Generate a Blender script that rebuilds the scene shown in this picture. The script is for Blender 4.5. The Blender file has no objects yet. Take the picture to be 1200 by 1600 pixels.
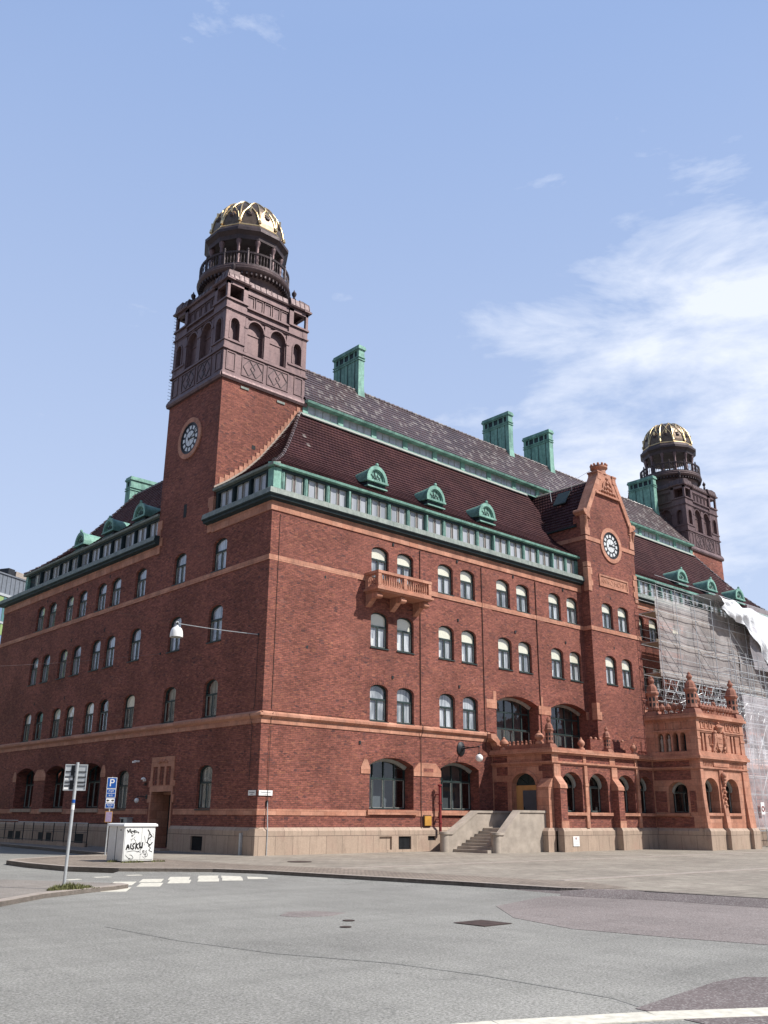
import bpy, bmesh, math, random
from math import radians as R, sin, cos, pi, tan, atan2, hypot
from mathutils import Vector, Matrix
random.seed(7)
C = bpy.context.scene.collection
S = bpy.context.scene

# ---------------------------------------------------------------- camera, light, sky
cam = bpy.data.objects.new("camera", bpy.data.cameras.new("camera")); C.objects.link(cam)
YAW, PITCH, ROLL = 0.83297, 0.32332, 0.00766
_f = Vector((cos(PITCH)*cos(YAW), cos(PITCH)*sin(YAW), sin(PITCH)))
_r0 = Vector((sin(YAW), -cos(YAW), 0)); _u0 = _r0.cross(_f)
_r = _r0*cos(ROLL)+_u0*sin(ROLL); _u = -_r0*sin(ROLL)+_u0*cos(ROLL)
m = Matrix((_r, _u, -_f)).transposed().to_4x4(); m.translation = (-21.925, -31.482, 1.6)
cam.matrix_world = m
cam.data.sensor_width = 36; cam.data.lens = 1422.4/1600*36
cam.data.clip_end = 8000; cam.data.clip_start = 0.1
S.camera = cam

SUN = Vector((0.344, -0.583, 0.736)).normalized()
EL = math.asin(SUN.z); AZ = atan2(SUN.y, SUN.x)
sd = bpy.data.lights.new("sun", 'SUN'); sd.energy = 5.0; sd.angle = R(0.5); sd.color = (1.0, 0.955, 0.89)
so = bpy.data.objects.new("sun", sd); C.objects.link(so)
so.rotation_euler = SUN.to_track_quat('Z', 'Y').to_euler(); so.location = (20, -40, 60)

W = bpy.data.worlds.new("World"); S.world = W; W.use_nodes = True
nt = W.node_tree; nt.nodes.clear()
def wn(t, **k):
    n = nt.nodes.new(t)
    for a, b in k.items(): setattr(n, a, b)
    return n
sky = wn('ShaderNodeTexSky', sky_type='NISHITA', sun_disc=False, sun_elevation=EL, sun_rotation=pi/2-AZ,
         air_density=1.0, dust_density=1.2, ozone_density=1.6, altitude=0)
bg = wn('ShaderNodeBackground'); bg.inputs[1].default_value = 0.105
out = wn('ShaderNodeOutputWorld')
tc = wn('ShaderNodeTexCoord')
# thin cirrus: streaky noise on the sky direction, thicker to the north-east (towards +x)
mp = wn('ShaderNodeMapping'); mp.inputs['Scale'].default_value = (1.6, 1.6, 4.2); mp.inputs['Rotation'].default_value = (R(12), R(-14), R(20))
nz = wn('ShaderNodeTexNoise'); nz.inputs['Scale'].default_value = 3.6; nz.inputs['Detail'].default_value = 9; nz.inputs['Roughness'].default_value = 0.6
nz.inputs['Distortion'].default_value = 0.35
nt.links.new(tc.outputs['Generated'], mp.inputs[0]); nt.links.new(mp.outputs[0], nz.inputs[0])
dot = wn('ShaderNodeVectorMath', operation='DOT_PRODUCT'); dot.inputs[1].default_value = (0.825, 0.395, 0.405)
nt.links.new(tc.outputs['Generated'], dot.inputs[0])
mr = wn('ShaderNodeMapRange'); mr.inputs[1].default_value = 0.945; mr.inputs[2].default_value = 0.995; mr.inputs[3].default_value = -0.16; mr.inputs[4].default_value = 0.15
mr.interpolation_type = 'SMOOTHSTEP'
nt.links.new(dot.outputs['Value'], mr.inputs[0])
ad = wn('ShaderNodeMath', operation='ADD'); nt.links.new(nz.outputs[0], ad.inputs[0]); nt.links.new(mr.outputs[0], ad.inputs[1])
cr = wn('ShaderNodeMapRange'); cr.inputs[1].default_value = 0.50; cr.inputs[2].default_value = 0.76; cr.inputs[3].default_value = 0.0; cr.inputs[4].default_value = 0.88
nt.links.new(ad.outputs[0], cr.inputs[0])
# thin even veil of high haze over the whole sky, paler towards the horizon
sx = wn('ShaderNodeSeparateXYZ'); nt.links.new(tc.outputs['Generated'], sx.inputs[0])
hz = wn('ShaderNodeMapRange'); hz.inputs[1].default_value = 0.22; hz.inputs[2].default_value = 0.72
nt.links.new(sx.outputs[2], hz.inputs[0])
vc = wn('ShaderNodeMixRGB'); vc.inputs[1].default_value = (4.95, 5.85, 7.85, 1); vc.inputs[2].default_value = (2.95, 4.15, 6.95, 1); nt.links.new(hz.outputs[0], vc.inputs[0])
veil = wn('ShaderNodeMixRGB'); veil.inputs[0].default_value = 0.78
nt.links.new(sky.outputs[0], veil.inputs[1]); nt.links.new(vc.outputs[0], veil.inputs[2])
cl = wn('ShaderNodeMixRGB'); cl.inputs[2].default_value = (7.3, 7.7, 8.6, 1)
nt.links.new(cr.outputs[0], cl.inputs[0]); nt.links.new(veil.outputs[0], cl.inputs[1])
# the veil is brightest in the north-east
vd = wn('ShaderNodeVectorMath', operation='DOT_PRODUCT'); vd.inputs[1].default_value = (0.64, 0.70, 0.32); nt.links.new(tc.outputs['Generated'], vd.inputs[0])
vf = wn('ShaderNodeMapRange'); vf.inputs[1].default_value = 0.0; vf.inputs[2].default_value = 0.85; vf.inputs[3].default_value = 0.66; vf.inputs[4].default_value = 1.04; nt.links.new(vd.outputs['Value'], vf.inputs[0])
vm = wn('ShaderNodeVectorMath', operation='SCALE'); nt.links.new(cl.outputs[0], vm.inputs[0]); nt.links.new(vf.outputs[0], vm.inputs['Scale'])
nt.links.new(vm.outputs[0], bg.inputs[0]); nt.links.new(bg.outputs[0], out.inputs[0])
S.view_settings.view_transform = 'Standard'; S.view_settings.look = 'None'; S.view_settings.gamma = 1
S.view_settings.exposure = 0.25

# ---------------------------------------------------------------- materials
class Mat:
    def __init__(s, name, col=(.5, .5, .5), rough=.7, metal=0, spec=.4):
        s.m = bpy.data.materials.new(name); s.m.use_nodes = True; s.t = s.m.node_tree
        s.b = s.t.nodes['Principled BSDF']; s.b.inputs['Base Color'].default_value = (*col, 1)
        s.b.inputs['Roughness'].default_value = rough; s.b.inputs['Metallic'].default_value = metal
        s.b.inputs['Specular IOR Level'].default_value = spec
    def n(s, t, **k):
        n = s.t.nodes.new(t)
        for a, b in k.items(): setattr(n, a, b)
        return n
    def l(s, a, b): s.t.links.new(a, b)
    def val(s, node, i, v): node.inputs[i].default_value = v; return node
    def math(s, op, a, b=None, clamp=False):
        n = s.n('ShaderNodeMath', operation=op); n.use_clamp = clamp
        for i, v in enumerate((a, b)):
            if v is None: continue
            if isinstance(v, (int, float)): n.inputs[i].default_value = v
            else: s.l(v, n.inputs[i])
        return n.outputs[0]
    def pos(s): return s.n('ShaderNodeNewGeometry').outputs['Position']
    def wallco(s):
        """(distance along the wall, height) from the world position, for walls facing x or y"""
        g = s.n('ShaderNodeNewGeometry'); a = s.n('ShaderNodeSeparateXYZ'); b = s.n('ShaderNodeSeparateXYZ')
        s.l(g.outputs['Position'], a.inputs[0]); s.l(g.outputs['True Normal'], b.inputs[0])
        f = s.math('GREATER_THAN', s.math('ABSOLUTE', b.outputs[0]), 0.7)
        u = s.math('ADD', s.math('MULTIPLY', a.outputs[0], s.math('SUBTRACT', 1.0, f)), s.math('MULTIPLY', a.outputs[1], f))
        c = s.n('ShaderNodeCombineXYZ'); s.l(u, c.inputs[0]); s.l(a.outputs[2], c.inputs[1])
        return c.outputs[0], u, a.outputs[2]
    def noise(s, vec, scale, detail=4, rough=.55, stretch=None):
        n = s.n('ShaderNodeTexNoise'); n.inputs['Scale'].default_value = scale; n.inputs['Detail'].default_value = detail; n.inputs['Roughness'].default_value = rough
        if stretch:
            mp = s.n('ShaderNodeMapping'); mp.inputs['Scale'].default_value = stretch; s.l(vec, mp.inputs[0]); vec = mp.outputs[0]
        if vec is not None: s.l(vec, n.inputs[0])
        return n.outputs[0]
    def mix(s, fac, a, b, mode='MIX'):
        n = s.n('ShaderNodeMixRGB', blend_type=mode)
        for i, v in enumerate((fac, a, b)):
            if isinstance(v, (int, float)): n.inputs[i].default_value = v
            elif isinstance(v, tuple): n.inputs[i].default_value = (*v, 1)
            else: s.l(v, n.inputs[i])
        return n.outputs[0]
    def rng(s, v, a, b, c=0.0, d=1.0):
        n = s.n('ShaderNodeMapRange'); s.l(v, n.inputs[0])
        for i, x in enumerate((a, b, c, d)): n.inputs[i+1].default_value = x
        return n.outputs[0]
    def color(s, o): s.l(o, s.b.inputs['Base Color'])
    def bump(s, h, dist=.01, strength=.6):
        n = s.n('ShaderNodeBump'); n.inputs['Distance'].default_value = dist; n.inputs['Strength'].default_value = strength
        s.l(h, n.inputs['Height']); s.l(n.outputs[0], s.b.inputs['Normal'])

M = {}
def simple(name, col, rough=.6, metal=0, var=.25, scale=3.0, stretch=None, spec=.4):
    k = Mat(name, col, rough, metal, spec)
    p = k.pos(); n = k.noise(p, scale, 5, .6, stretch)
    k.color(k.mix(1.0, (*col,), k.rng_col(n, var), 'MULTIPLY')); M[name] = k.m; return k
def _rc(s, v, var):
    f = s.rng(v, .3, .7, 1-var, 1+var); c = s.n('ShaderNodeCombineXYZ')
    for i in range(3): s.l(f, c.inputs[i])
    return c.outputs[0]
Mat.rng_col = _rc

def brick(name, c1, c2, mortar):
    k = Mat(name, c1, .85, 0, .25); v, u, z = k.wallco()
    t = k.n('ShaderNodeTexBrick'); t.inputs['Scale'].default_value = 1; t.inputs['Brick Width'].default_value = .25; t.inputs['Row Height'].default_value = .075
    t.inputs['Mortar Size'].default_value = .0095; t.inputs['Mortar Smooth'].default_value = .2; t.inputs['Bias'].default_value = -.15
    t.inputs['Color1'].default_value = (*c1, 1); t.inputs['Color2'].default_value = (*c2, 1); t.inputs['Mortar'].default_value = (*mortar, 1)
    k.l(v, t.inputs['Vector'])
    # single odd bricks, darker (overburnt) and a few orange
    cell = k.n('ShaderNodeTexVoronoi', feature='F1'); cell.inputs['Scale'].default_value = 1; cell.inputs['Randomness'].default_value = .9
    mp = k.n('ShaderNodeMapping'); mp.inputs['Scale'].default_value = (5.5, 14.5, 1); k.l(v, mp.inputs[0]); k.l(mp.outputs[0], cell.inputs['Vector'])
    sc = k.n('ShaderNodeSeparateColor'); k.l(cell.outputs['Color'], sc.inputs[0])
    dark = k.math('GREATER_THAN', sc.outputs[0], .955); orange = k.math('GREATER_THAN', sc.outputs[1], .95)
    tone = k.rng(sc.outputs[2], 0, 1, .74, 1.26)
    tn = k.n('ShaderNodeCombineXYZ'); [k.l(tone, tn.inputs[i]) for i in range(3)]
    c = k.mix(1.0, t.outputs[0], tn.outputs[0], 'MULTIPLY')
    c = k.mix(k.math('MULTIPLY', dark, .55), c, (.055, .035, .04))
    c = k.mix(k.math('MULTIPLY', orange, .42), c, (.36, .15, .09))
    # broad patches of different firing, pale efflorescence
    big = k.noise(v, .35, 6, .62); c = k.mix(1.0, c, k.rng_col(big, .28), 'MULTIPLY')
    st = k.noise(v, 1.0, 7, .7, (.5, 1.5, 1)); c = k.mix(k.rng(st, .60, .80, 0, .28), c, (.40, .27, .23))
    sd_ = k.noise(v, 1.1, 6, .65, (1.6, .16, 1)); c = k.mix(k.rng(sd_, .55, .78, 0, .42), c, (.095, .045, .040))
    rp = k.noise(v, .23, 3, .5); c = k.mix(k.rng(rp, .52, .60, 0, .16), c, (.33, .13, .095)); fine = k.noise(v, 13, 4, .7); c = k.mix(1.0, c, k.rng_col(fine, .26), 'MULTIPLY')
    k.color(c); k.bump(k.math('ADD', k.math('SUBTRACT', 1.0, t.outputs['Fac']), k.math('MULTIPLY', fine, .6)), .008, .55)
    M[name] = k.m
brick('brick', (.258, .090, .064), (.194, .066, .053), (.120, .062, .052))

def terracotta(name, col):
    k = Mat(name, col, .75, 0, .3); v, u, z = k.wallco()
    t = k.n('ShaderNodeTexBrick'); t.inputs['Scale'].default_value = 1; t.inputs['Brick Width'].default_value = .62; t.inputs['Row Height'].default_value = .36
    t.inputs['Mortar Size'].default_value = .006; t.inputs['Mortar Smooth'].default_value = .1
    t.inputs['Color1'].default_value = (*col, 1); t.inputs['Color2'].default_value = (col[0]*.82, col[1]*.72, col[2]*.68, 1); t.inputs['Mortar'].default_value = (col[0]*.45, col[1]*.4, col[2]*.4, 1)
    k.l(v, t.inputs['Vector'])
    a = k.noise(v, 1.3, 6, .65); b = k.noise(k.pos(), 11, 4, .6)
    c = k.mix(1.0, t.outputs[0], k.rng_col(a, .26), 'MULTIPLY'); c = k.mix(1.0, c, k.rng_col(b, .12), 'MULTIPLY')
    c = k.mix(k.rng(k.noise(v, 2.0, 6, .7, (1, .3, 1)), .50, .74, 0, .55), c, (.17, .095, .075))
    c = k.mix(k.rng(k.noise(v, 5.0, 4, .6), .62, .74, 0, .5), c, (.52, .33, .24))
    k.color(c); k.bump(b, .01, .35); M[name] = k.m
terracotta('terracotta', (.50, .255, .175))

terracotta('terracotta_dark', (.33, .15, .105))

k = Mat('granite', (.42, .33, .26), .75, 0, .3); v, u, z = k.wallco()
joint_v = k.math('LESS_THAN', k.math('FRACT', k.math('DIVIDE', k.math('ADD', u, k.math('MULTIPLY', k.math('GREATER_THAN', z, .84), .43)), .87)), .022)
joint_h = k.math('LESS_THAN', k.math('ABSOLUTE', k.math('SUBTRACT', z, .84)), .011)
cellid = k.math('FLOOR', k.math('DIVIDE', k.math('ADD', u, k.math('MULTIPLY', k.math('GREATER_THAN', z, .84), .43)), .87))
wn1 = k.n('ShaderNodeTexWhiteNoise', noise_dimensions='1D'); k.l(cellid, wn1.inputs['W'])
c = k.mix(1.0, (.40, .305, .235), k.rng_col(wn1.outputs[0], .05), 'MULTIPLY')
c = k.mix(1.0, c, k.rng_col(k.noise(k.pos(), 28, 4, .7), .16), 'MULTIPLY')
c = k.mix(k.rng(k.noise(v, 1.6, 7, .7, (2.6, .45, 1)), .50, .76, 0, .62), c, (.15, .115, .09))
c = k.mix(k.rng(k.noise(v, .9, 5, .6), .5, .7, 0, .4), c, (.38, .24, .19))
c = k.mix(k.math('MULTIPLY', k.math('MAXIMUM', joint_v, joint_h), .75), c, (.07, .055, .045))
k.color(c); M['granite'] = k.m

simple('stone_step', (.36, .31, .26), .8, 0, .22, 2.2)
def verdigris(name, base, drk, amount):
    k = Mat(name, base, .62, .15, .4); v, u, z = k.wallco()
    a = k.noise(v, 1.1, 7, .68, (1.5, .6, 1)); b = k.noise(k.pos(), 6, 5, .65)
    c = k.mix(k.rng(a, .42, .66, 0, amount), base, drk); c = k.mix(1.0, c, k.rng_col(b, .22), 'MULTIPLY')
    seam = k.math('LESS_THAN', k.math('FRACT', k.math('DIVIDE', u, .58)), .022)
    c = k.mix(k.math('MULTIPLY', seam, .5), c, (.02, .06, .055))
    k.color(c); k.bump(b, .01, .3); M[name] = k.m
verdigris('copper_green', (.225, .42, .345), (.08, .18, .155), .85)
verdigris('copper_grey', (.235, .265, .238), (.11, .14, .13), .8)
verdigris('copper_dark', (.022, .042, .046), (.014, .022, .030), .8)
verdigris('copper_post', (.185, .33, .285), (.06, .14, .125), .9)
def sheet(name, col, drk):
    k = Mat(name, col, .55, .45, .4); v, u, z = k.wallco()
    a = k.noise(v, .9, 7, .7, (2.2, .5, 1)); b = k.noise(k.pos(), 8, 5, .6)
    c = k.mix(k.rng(a, .42, .68, 0, .75), col, drk); c = k.mix(1.0, c, k.rng_col(b, .2), 'MULTIPLY')
    sm = k.math('LESS_THAN', k.math('FRACT', k.math('DIVIDE', z, .62)), .02)
    c = k.mix(k.math('MULTIPLY', sm, .5), c, (.03, .02, .02))
    k.color(c); k.l(k.rng(b, .3, .7, .42, .66), k.b.inputs['Roughness']); k.bump(b, .012, .3); M[name] = k.m
sheet('copper_brown', (.178, .118, .118), (.088, .058, .065))
sheet('copper_black', (.075, .055, .058), (.035, .03, .034))
sheet('copper_dull', (.125, .088, .088), (.075, .052, .056))
k = simple('dome_panel', (.135, .10, .075), .42, .75, .3, 5)
k = simple('dome_gold', (.70, .55, .32), .42, 1.0, .12, 4)

def tiles(name, col, col2, rough, spec, glint):
    k = Mat(name, col, rough, 0, spec); v, u, z = k.wallco()
    g = k.n('ShaderNodeSeparateXYZ'); k.l(k.pos(), g.inputs[0])
    nn = k.n('ShaderNodeSeparateXYZ'); k.l(k.n('ShaderNodeNewGeometry').outputs['True Normal'], nn.inputs[0])
    f = k.math('GREATER_THAN', k.math('ABSOLUTE', nn.outputs[0]), k.math('ABSOLUTE', nn.outputs[1]))
    uu = k.math('ADD', k.math('MULTIPLY', g.outputs[0], k.math('SUBTRACT', 1.0, f)), k.math('MULTIPLY', g.outputs[1], f))
    row = k.math('FLOOR', k.math('DIVIDE', g.outputs[2], .235))
    us = k.math('ADD', uu, k.math('MULTIPLY', k.math('MODULO', row, 2), .11))
    cid = k.math('FLOOR', k.math('DIVIDE', us, .22))
    cc = k.n('ShaderNodeCombineXYZ'); k.l(cid, cc.inputs[0]); k.l(row, cc.inputs[1])
    wv = k.n('ShaderNodeTexWhiteNoise', noise_dimensions='3D'); k.l(cc.outputs[0], wv.inputs['Vector'])
    c = k.mix(wv.outputs['Value'], col, col2)
    c = k.mix(1.0, c, k.rng_col(k.noise(k.pos(), .55, 6, .65), .30), 'MULTIPLY')
    hw = k.math('SINE', k.math('MULTIPLY', us, 2*pi/.22))
    c = k.mix(k.math('MULTIPLY', k.math('LESS_THAN', hw, -.86), .22), c, (.02, .014, .014))
    rowf = k.math('FRACT', k.math('DIVIDE', g.outputs[2], .235)); c = k.mix(k.math('MULTIPLY', k.math('GREATER_THAN', rowf, .80), .55), c, (.012, .008, .010))
    c = k.mix(k.math('MULTIPLY', k.math('GREATER_THAN', wv.outputs['Value'], glint), .75), c, (.27, .235, .22))  # pale random tiles: sun glints painted into the colour
    k.color(c); k.bump(hw, .03, .75)
    k.l(k.rng(wv.outputs['Value'], 0, 1, rough-.1, rough+.12), k.b.inputs['Roughness']); M[name] = k.m
tiles('roof_tile', (.078, .032, .031), (.054, .022, .026), .66, .10, .999)
tiles('roof_tile_grey', (.150, .105, .105), (.078, .054, .060), .36, .7, .87)

simple('frame_green', (.022, .040, .040), .5, 0, .25, 6)
simple('frame_pale', (.34, .36, .33), .6, 0, .2, 5)
simple('dark_metal', (.03, .032, .036), .5, .3, .3, 5)
simple('galvanised', (.50, .52, .53), .45, .35, .15, 6)
simple('mullion', (.17, .135, .13), .6, 0, .2, 4)
simple('zinc', (.20, .22, .25), .5, .3, .15, 3)
simple('white_paint', (.74, .74, .72), .5, 0, .06, 2)
simple('white_enamel', (.85, .85, .83), .3, 0, .05, 2)
simple('red_paint', (.22, .028, .03), .5, 0, .35, 4)
simple('gold', (.83, .60, .22), .25, 1.0, .08, 3)
simple('black', (.012, .012, .014), .55, 0, .2, 4)
simple('clock_white', (.66, .69, .70), .35, 0, .05, 3)
simple('door_wood', (.11, .045, .022), .5, 0, .35, 3, (12, 12, 1))
simple('plywood', (.50, .27, .10), .65, 0, .2, 1.6, (1, 1, .3))
simple('door_grey', (.075, .085, .10), .45, 0, .1, 3)
simple('interior_grey', (.085, .10, .11), .8, 0, .5, .7)  # grey-blue backing stands in for reflections in the big arched panes
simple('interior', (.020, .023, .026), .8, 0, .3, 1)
simple('scaffold_plank', (.34, .27, .2), .8, 0, .3, 3)
simple('blue_sign', (.012, .09, .36), .4, 0, .06, 3)
simple('yellow_box', (.50, .26, .05), .5, 0, .18, 3)
simple('lilac_paper', (.30, .24, .36), .6, 0, .2, 14)
simple('cloth_red', (.32, .05, .05), .8, 0, .2, 5)
simple('leaf', (.13, .135, .05), .75, 0, .55, 18)
simple('rust', (.075, .052, .045), .8, .3, .4, 7)
def curtain(name, a, b, fr):
    k = Mat(name, a, .9, 0, .1); v, u, z = k.wallco()
    w = k.math('SINE', k.math('MULTIPLY', k.math('ADD', u, k.math('MULTIPLY', k.noise(v, 1.5, 3), .25)), fr))
    c = k.mix(k.rng(w, -1, 1, 0, 1), a, b); c = k.mix(k.rng(k.noise(v, 1.7, 3, .5, (1.8, .35, 1)), .47, .60, 0, .85), c, (b[0]*.45, b[1]*.47, b[2]*.5))
    oi = k.n('ShaderNodeObjectInfo'); c = k.mix(1.0, c, k.rng_col(k.rng(oi.outputs['Random'], 0, 1, .3, .7), .22), 'MULTIPLY')
    k.color(c); M[name] = k.m
curtain('curtain', (.66, .67, .70), (.48, .50, .53), 34.)
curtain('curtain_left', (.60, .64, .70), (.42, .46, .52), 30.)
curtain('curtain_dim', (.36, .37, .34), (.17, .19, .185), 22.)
simple('blind_cream', (.88, .84, .70), .8, 0, .05, 2)
# glass: mostly clear, mirror-like at grazing angles
k = Mat('glass', (1, 1, 1)); t = k.t; t.nodes.remove(k.b)
tr = k.n('ShaderNodeBsdfTransparent'); tr.inputs[0].default_value = (.92, .94, .94, 1)
gl = k.n('ShaderNodeBsdfGlossy'); gl.inputs['Roughness'].default_value = .03; gl.inputs[0].default_value = (.95, .97, 1, 1)
lw = k.n('ShaderNodeLayerWeight'); lw.inputs[0].default_value = .5
fac = k.math('ADD', k.math('MULTIPLY', k.math('POWER', lw.outputs['Facing'], 3.0), .75), .09, True)
gb = k.n('ShaderNodeBump'); gb.inputs['Strength'].default_value = .22; gb.inputs['Distance'].default_value = .05; k.l(k.noise(k.pos(), 1.4, 2), gb.inputs['Height']); k.l(gb.outputs[0], gl.inputs['Normal'])
mx = k.n('ShaderNodeMixShader'); k.l(fac, mx.inputs[0]); k.l(tr.outputs[0], mx.inputs[1]); k.l(gl.outputs[0], mx.inputs[2])
k.l(mx.outputs[0], t.nodes['Material Output'].inputs[0]); M['glass'] = k.m
# attic panes: old glass in front of pale blinds
k = Mat('attic_glass', (.33, .34, .37), .12, 0, .8); v, u, z = k.wallco()
k.color(k.mix(k.rng(k.noise(v, .9, 3, .6, (2.5, .3, 1)), .35, .65), (.47, .49, .53), (.28, .30, .33))); M['attic_glass'] = k.m
# scaffold netting: woven mesh, half open
def net(name, col, openness, sc):
    k = Mat(name, col, .8, 0, .1)
    k.b.inputs['Alpha'].default_value = 1
    n = k.noise(k.pos(), sc, 5, .6); k.l(k.rng(n, .35, .65, 1-openness-.08, 1-openness+.08), k.b.inputs['Alpha'])
    c = k.mix(1.0, col, k.rng_col(k.noise(k.pos(), .8, 4, .5, (1, 1, .3)), .14), 'MULTIPLY'); k.color(c); M[name] = k.m
net('netting', (.68, .63, .62), .60, 1.4)
net('plastic_film', (.74, .70, .74), .66, 1.2)
k = simple('tarpaulin', (.82, .84, .87), .4, 0, .05, 2); k.bump(k.noise(k.pos(), 2.2, 5, .6), .12, .8)

# ground materials
def asphalt(name, col, speck=.35):
    k = Mat(name, col, .9, 0, .25); p = k.pos()
    a = k.noise(p, 34, 3, .8); b = k.noise(p, .22, 6, .6); c2 = k.noise(p, 2.4, 5, .65, (1, .25, 1))
    c = k.mix(1.0, col, k.rng_col(a, speck), 'MULTIPLY'); c = k.mix(1.0, c, k.rng_col(b, .20), 'MULTIPLY'); c = k.mix(1.0, c, k.rng_col(c2, .10), 'MULTIPLY')
    vo = k.n('ShaderNodeTexVoronoi'); vo.inputs['Scale'].default_value = 55; k.l(p, vo.inputs['Vector'])
    sc = k.n('ShaderNodeSeparateColor'); k.l(vo.outputs['Color'], sc.inputs[0])
    c = k.mix(k.math('MULTIPLY', k.math('GREATER_THAN', sc.outputs[0], .8), .4), c, (.42, .40, .38))
    tw = k.n('ShaderNodeMapping'); tw.inputs['Rotation'].default_value = (0, 0, R(-40)); tw.inputs['Scale'].default_value = (.10, 1.1, 1); k.l(p, tw.inputs[0])
    c = k.mix(k.rng(k.noise(tw.outputs[0], 1.3, 5, .6), .48, .66, 0, .26), c, tuple(x*.62 for x in col)); c = k.mix(k.rng(k.noise(p, .9, 5, .7), .62, .74, 0, .22), c, tuple(x*.5 for x in col))
    # hairline cracks
    v2 = k.n('ShaderNodeTexVoronoi', feature='DISTANCE_TO_EDGE'); v2.inputs['Scale'].default_value = .16
    dn = k.n('ShaderNodeTexNoise'); dn.inputs['Scale'].default_value = 1.1; dn.inputs['Detail'].default_value = 6; k.l(p, dn.inputs[0])
    wv = k.n('ShaderNodeVectorMath', operation='ADD'); k.l(p, wv.inputs[0]); sc2 = k.n('ShaderNodeVectorMath', operation='SCALE'); sc2.inputs['Scale'].default_value = 2.0; k.l(dn.outputs['Color'], sc2.inputs[0]); k.l(sc2.outputs[0], wv.inputs[1]); k.l(wv.outputs[0], v2.inputs['Vector'])
    crack = k.math('MULTIPLY', k.math('LESS_THAN', v2.outputs['Distance'], .0016), k.rng(b, .42, .5))
    c = k.mix(k.math('MULTIPLY', crack, .30), c, (.09, .09, .085))
    k.color(c); k.bump(a, .006, .6); M[name] = k.m; return k
asphalt('asphalt', (.230, .225, .204), .62)
asphalt('asphalt_red', (.215, .184, .172), .45)
asphalt('asphalt_dark', (.150, .125, .120))
asphalt('asphalt_joint', (.200, .197, .180))
asphalt('asphalt_mended', (.205, .206, .192))
asphalt('asphalt_pave', (.225, .20, .175))
def setts(name, c1, c2, mort, w, h, rot=0, msize=.012):
    k = Mat(name, c1, .85, 0, .25); p = k.pos()
    mp = k.n('ShaderNodeMapping'); mp.inputs['Rotation'].default_value = (0, 0, rot); k.l(p, mp.inputs[0])
    t = k.n('ShaderNodeTexBrick'); t.inputs['Scale'].default_value = 1; t.inputs['Brick Width'].default_value = w; t.inputs['Row Height'].default_value = h
    t.inputs['Mortar Size'].default_value = msize; t.inputs['Mortar Smooth'].default_value = .3
    for a, b in (('Color1', c1), ('Color2', c2), ('Mortar', mort)): t.inputs[a].default_value = (*b, 1)
    k.l(mp.outputs[0], t.inputs['Vector'])
    c = k.mix(1.0, t.outputs[0], k.rng_col(k.noise(p, 4.5, 5, .7), .22), 'MULTIPLY'); c = k.mix(1.0, c, k.rng_col(k.noise(p, .35, 6, .65), .20), 'MULTIPLY')
    c = k.mix(k.rng(k.noise(p, .8, 6, .7, (1, .3, 1)), .58, .72, 0, .35), c, (.15, .13, .115))
    k.color(c); k.bump(k.math('SUBTRACT', 1.0, t.outputs['Fac']), .01, .5); M[name] = k.m
setts('cobble', (.29, .24, .195), (.235, .19, .155), (.14, .12, .10), .14, .11, R(8))
setts('plaza_slab', (.305, .272, .225), (.262, .228, .19), (.17, .15, .12), .62, .38, R(3), .012)
simple('kerb_granite', (.34, .29, .25), .8, 0, .22, 7)
k = simple('road_paint', (.62, .59, .50), .75, 0, .22, 9)

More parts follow.
